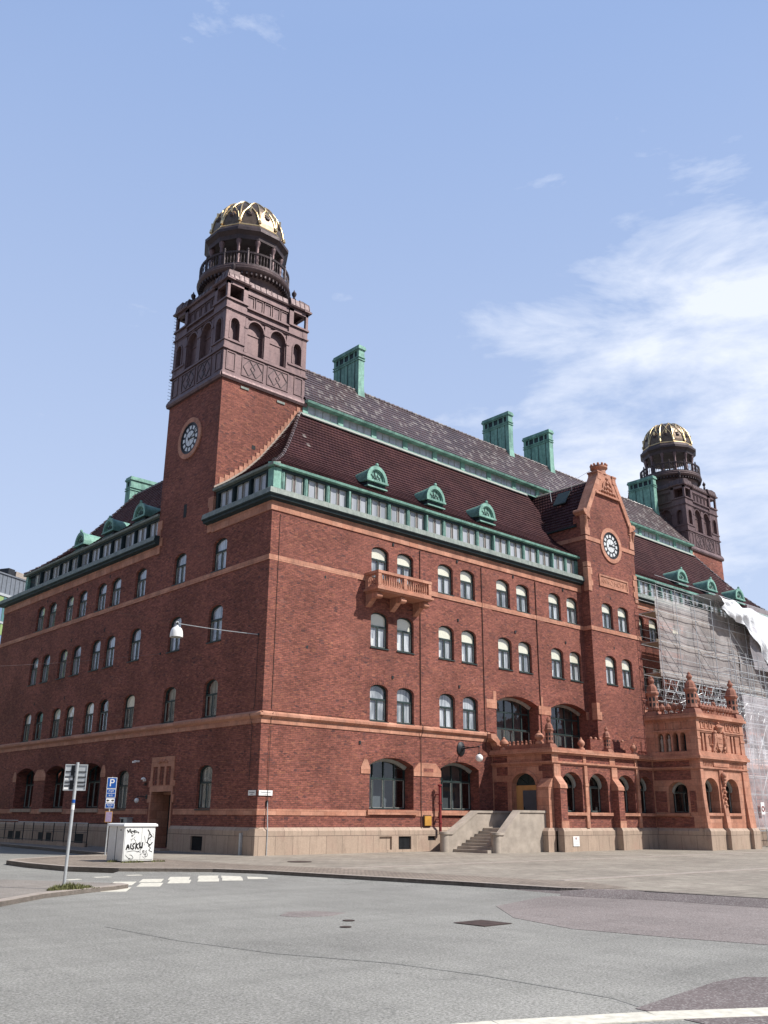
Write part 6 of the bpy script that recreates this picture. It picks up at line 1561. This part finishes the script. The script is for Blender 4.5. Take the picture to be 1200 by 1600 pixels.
# ---------------------------------------------------------------- office building beyond the left end
t = empty('office_building', (9.2, 60, 0), 'modern office block with green and blue glass panels beyond the left end', 'building', rz=R(27))
k = Mat('panel_green', (.17, .27, .13), .25, 0, .6); M['panel_green'] = k.m
k = Mat('panel_lime', (.26, .36, .14), .25, 0, .6); M['panel_lime'] = k.m
k = Mat('panel_teal', (.09, .20, .20), .2, 0, .6); M['panel_teal'] = k.m
k = Mat('panel_blue', (.16, .24, .36), .15, 0, .7); M['panel_blue'] = k.m
b = MB().mat('galvanised'); b.box(-24, 26, 0, 16, 0, 22.4); b.build('wall', t)
names = ['panel_lime', 'panel_teal', 'panel_lime', 'panel_green', 'panel_blue', 'panel_teal']
for r_ in range(8):
    b = MB(); z1 = 22.3-r_*2.75
    for c_ in range(60):
        u0 = -23.9+c_*.83; rr2 = random.Random(r_*91+c_)
        up = 'panel_lime' if (c_+r_) % 2 else 'panel_teal'; lo = rr2.choice(['panel_blue', 'panel_teal', 'panel_teal', 'panel_lime'])
        b.mat(up); b.box(u0+.03, u0+.80, -.06, 0, z1-1.05, z1); b.mat(lo); b.box(u0+.03, u0+.80, -.05, 0, z1-2.45, z1-1.12)
    b.mat('galvanised'); b.box(-24, 26, -.12, 0, z1-2.70, z1-2.50); b.build('glazing_band', t)
b = MB().mat('galvanised'); b.box(-24, 26, -.15, .3, 22.35, 22.6); b.mat('zinc'); b.loft([[(u, y, z) for y, z in ((.1, 22.6), (.1, 24.6), (2.5, 25.2), (14, 25.2), (16, 22.75))] for u in (-24, 26)])
for i in range(84): u = -24+i*.6; b.box(u, u+.03, .04, .1, 22.6, 24.6)
b.box(-24, 26, -.02, .3, 24.58, 24.72); b.build('roof_storey', t)
b = MB().mat('kerb_granite'); b.box(3.3, 6.5, 1.0, 3, 24.6, 25.6); b.mat('dark_metal'); b.box(2.2, 3.1, 1.0, 2.2, 24.9, 25.7); b.build('roof_plant', t)

# ---------------------------------------------------------------- added unseen blocks behind the camera, for shade on the left facade and reflections
def block(name, x0, x1, y0, y1, h, face, label, wallmat, seed):
    t = empty(name, ((x0+x1)/2, (y0+y1)/2, 0), label, 'building'); cx, cy = t.location[0], t.location[1]
    P_ = lambda x, y, z: (x-cx, y-cy, z)
    b = MB(P_).mat(wallmat); b.box(x0, x1, y0, y1, 0, h); b.build('wall', t)
    b = MB(P_).mat('roof_tile'); e = .5; m_ = 4.5
    b.loft([[(x0-e, y0-e, h), (x1+e, y0-e, h), (x1+e, y1+e, h), (x0-e, y1+e, h)], [(x0+m_, y0+m_, h+4), (x1-m_, y0+m_, h+4), (x1-m_, y1-m_, h+4), (x0+m_, y1-m_, h+4)]]); b.build('roof', t)
    lo, hi = (y0, y1) if face == 'x' else (x0, x1); n = int((hi-lo)/3.2); k = 0
    for r_ in range(int(h/3.4)):
        b = MB(P_); z = 1.4+r_*3.4
        for i in range(n):
            u = lo+1.0+i*3.2; b.mat('interior')
            if face == 'x': b.box(x1, x1+.04, u, u+1.3, z, z+1.9); b.mat('white_paint'); b.box(x1+.04, x1+.07, u+.61, u+.69, z, z+1.9); b.box(x1, x1+.1, u-.1, u+1.4, z-.15, z)
            else: b.box(u, u+1.3, y1, y1+.04, z, z+1.9); b.mat('white_paint'); b.box(u+.61, u+.69, y1+.04, y1+.07, z, z+1.9); b.box(u-.1, u+1.4, y1, y1+.1, z-.15, z)
        b.build('window_row', t)
block('unseen_street_block', -48, -30, -22, 75, 17.5, 'x', 'plastered building added unseen across the street to shade the left facade', 'stone_step', 1)
block('hotel_building', -25, 75, -112, -96, 17, 'y', 'long plastered building on the far side of the square, facing the clock gable', 'stone_step', 2)

# ---------------------------------------------------------------- separate pieces of trim become parts of their own
def split_pieces(o, name, gap=.04):
    me = o.data; n = len(me.vertices); par = list(range(n))
    def fd(a):
        while par[a] != a: par[a] = par[par[a]]; a = par[a]
        return a
    for p in me.polygons:
        v = p.vertices
        for q in v[1:]:
            a, b_ = fd(v[0]), fd(q)
            if a != b_: par[a] = b_
    isl = {}
    for i in range(n): isl.setdefault(fd(i), []).append(i)
    keys = list(isl); bb = []
    for k_ in keys:
        cs = [me.vertices[i].co for i in isl[k_]]; bb.append([min(c[j] for c in cs)-gap for j in range(3)]+[max(c[j] for c in cs)+gap for j in range(3)])
    g = list(range(len(keys)))
    def fg(a):
        while g[a] != a: g[a] = g[g[a]]; a = g[a]
        return a
    order = sorted(range(len(keys)), key=lambda i: bb[i][0])
    for ii, i in enumerate(order):
        for j in order[ii+1:]:
            if bb[j][0] > bb[i][3]: break
            if all(bb[i][a] <= bb[j][a+3] and bb[j][a] <= bb[i][a+3] for a in (1, 2)): g[fg(i)] = fg(j)
    cl_ = {}
    for i, k_ in enumerate(keys): cl_.setdefault(fg(i), set()).update(isl[k_])
    groups_ = sorted(cl_.values(), key=len, reverse=True)
    o.name = name
    if len(groups_) < 2: return
    where = {}
    for gi, st_ in enumerate(groups_):
        for v in st_: where[v] = gi
    data = [([], [], [], {}) for _ in groups_]
    for p in me.polygons:
        gi = where[p.vertices[0]]; vs_, fs_, ms_, mp_ = data[gi]; f_ = []
        for v in p.vertices:
            if v not in mp_: mp_[v] = len(vs_); vs_.append(tuple(me.vertices[v].co))
            f_.append(mp_[v])
        fs_.append(f_); ms_.append((p.material_index, p.use_smooth))
    mats = list(me.materials)
    for gi, (vs_, fs_, ms_, _) in enumerate(data):
        m2 = bpy.data.meshes.new(name); m2.from_pydata(vs_, [], fs_)
        for mm in mats: m2.materials.append(mm)
        for p, (a, c_) in zip(m2.polygons, ms_): p.material_index = a; p.use_smooth = c_
        m2.update()
        if any(c_ for a, c_ in ms_): m2.set_sharp_from_angle(angle=R(38))
        if gi == 0: o.data = m2
        else:
            q = bpy.data.objects.new(name, m2); C.objects.link(q); q.parent = o.parent; q.matrix_local = o.matrix_local.copy()
for o in list(C.objects):
    nm = {'pilaster_strips': 'pilaster_strip', 'brick_arches': 'brick_arch', 'impost_blocks': 'impost_block', 'basement_windows': 'basement_window', 'plinth': 'plinth', 'vent_holes': 'vent_hole', 'string_course': 'string_course', 'cornice': 'cornice', 'eaves': 'eaves',
          'gable_trim': 'gable_trim', 'tower_trim': 'tower_trim', 'lucarnes': 'lucarne', 'graffiti': 'graffiti', 'coat_of_arms': 'relief_carving', 'porch_wall': 'porch_wall', 'porch_trim': 'porch_trim', 'pavilion_trim': 'pavilion_trim', 'cresting': 'cresting', 'gable_wall': 'gable_wall', 'brick_wall': 'brick_wall',
          'clerestory': 'clerestory', 'porch_plinth': 'porch_plinth', 'gable_roof_trim': 'gable_roof_trim', 'pavilion_wall': 'pavilion_wall', 'ridge_tiles': 'ridge_tiles', 'stickers': 'sticker', 'stiffeners': 'stiffener', 'portal_recess': 'portal_recess'}.get(o.name.split('.')[0])
    if nm and o.type == 'MESH': split_pieces(o, nm)
S.cycles.max_bounces = 6; S.cycles.transparent_max_bounces = 12
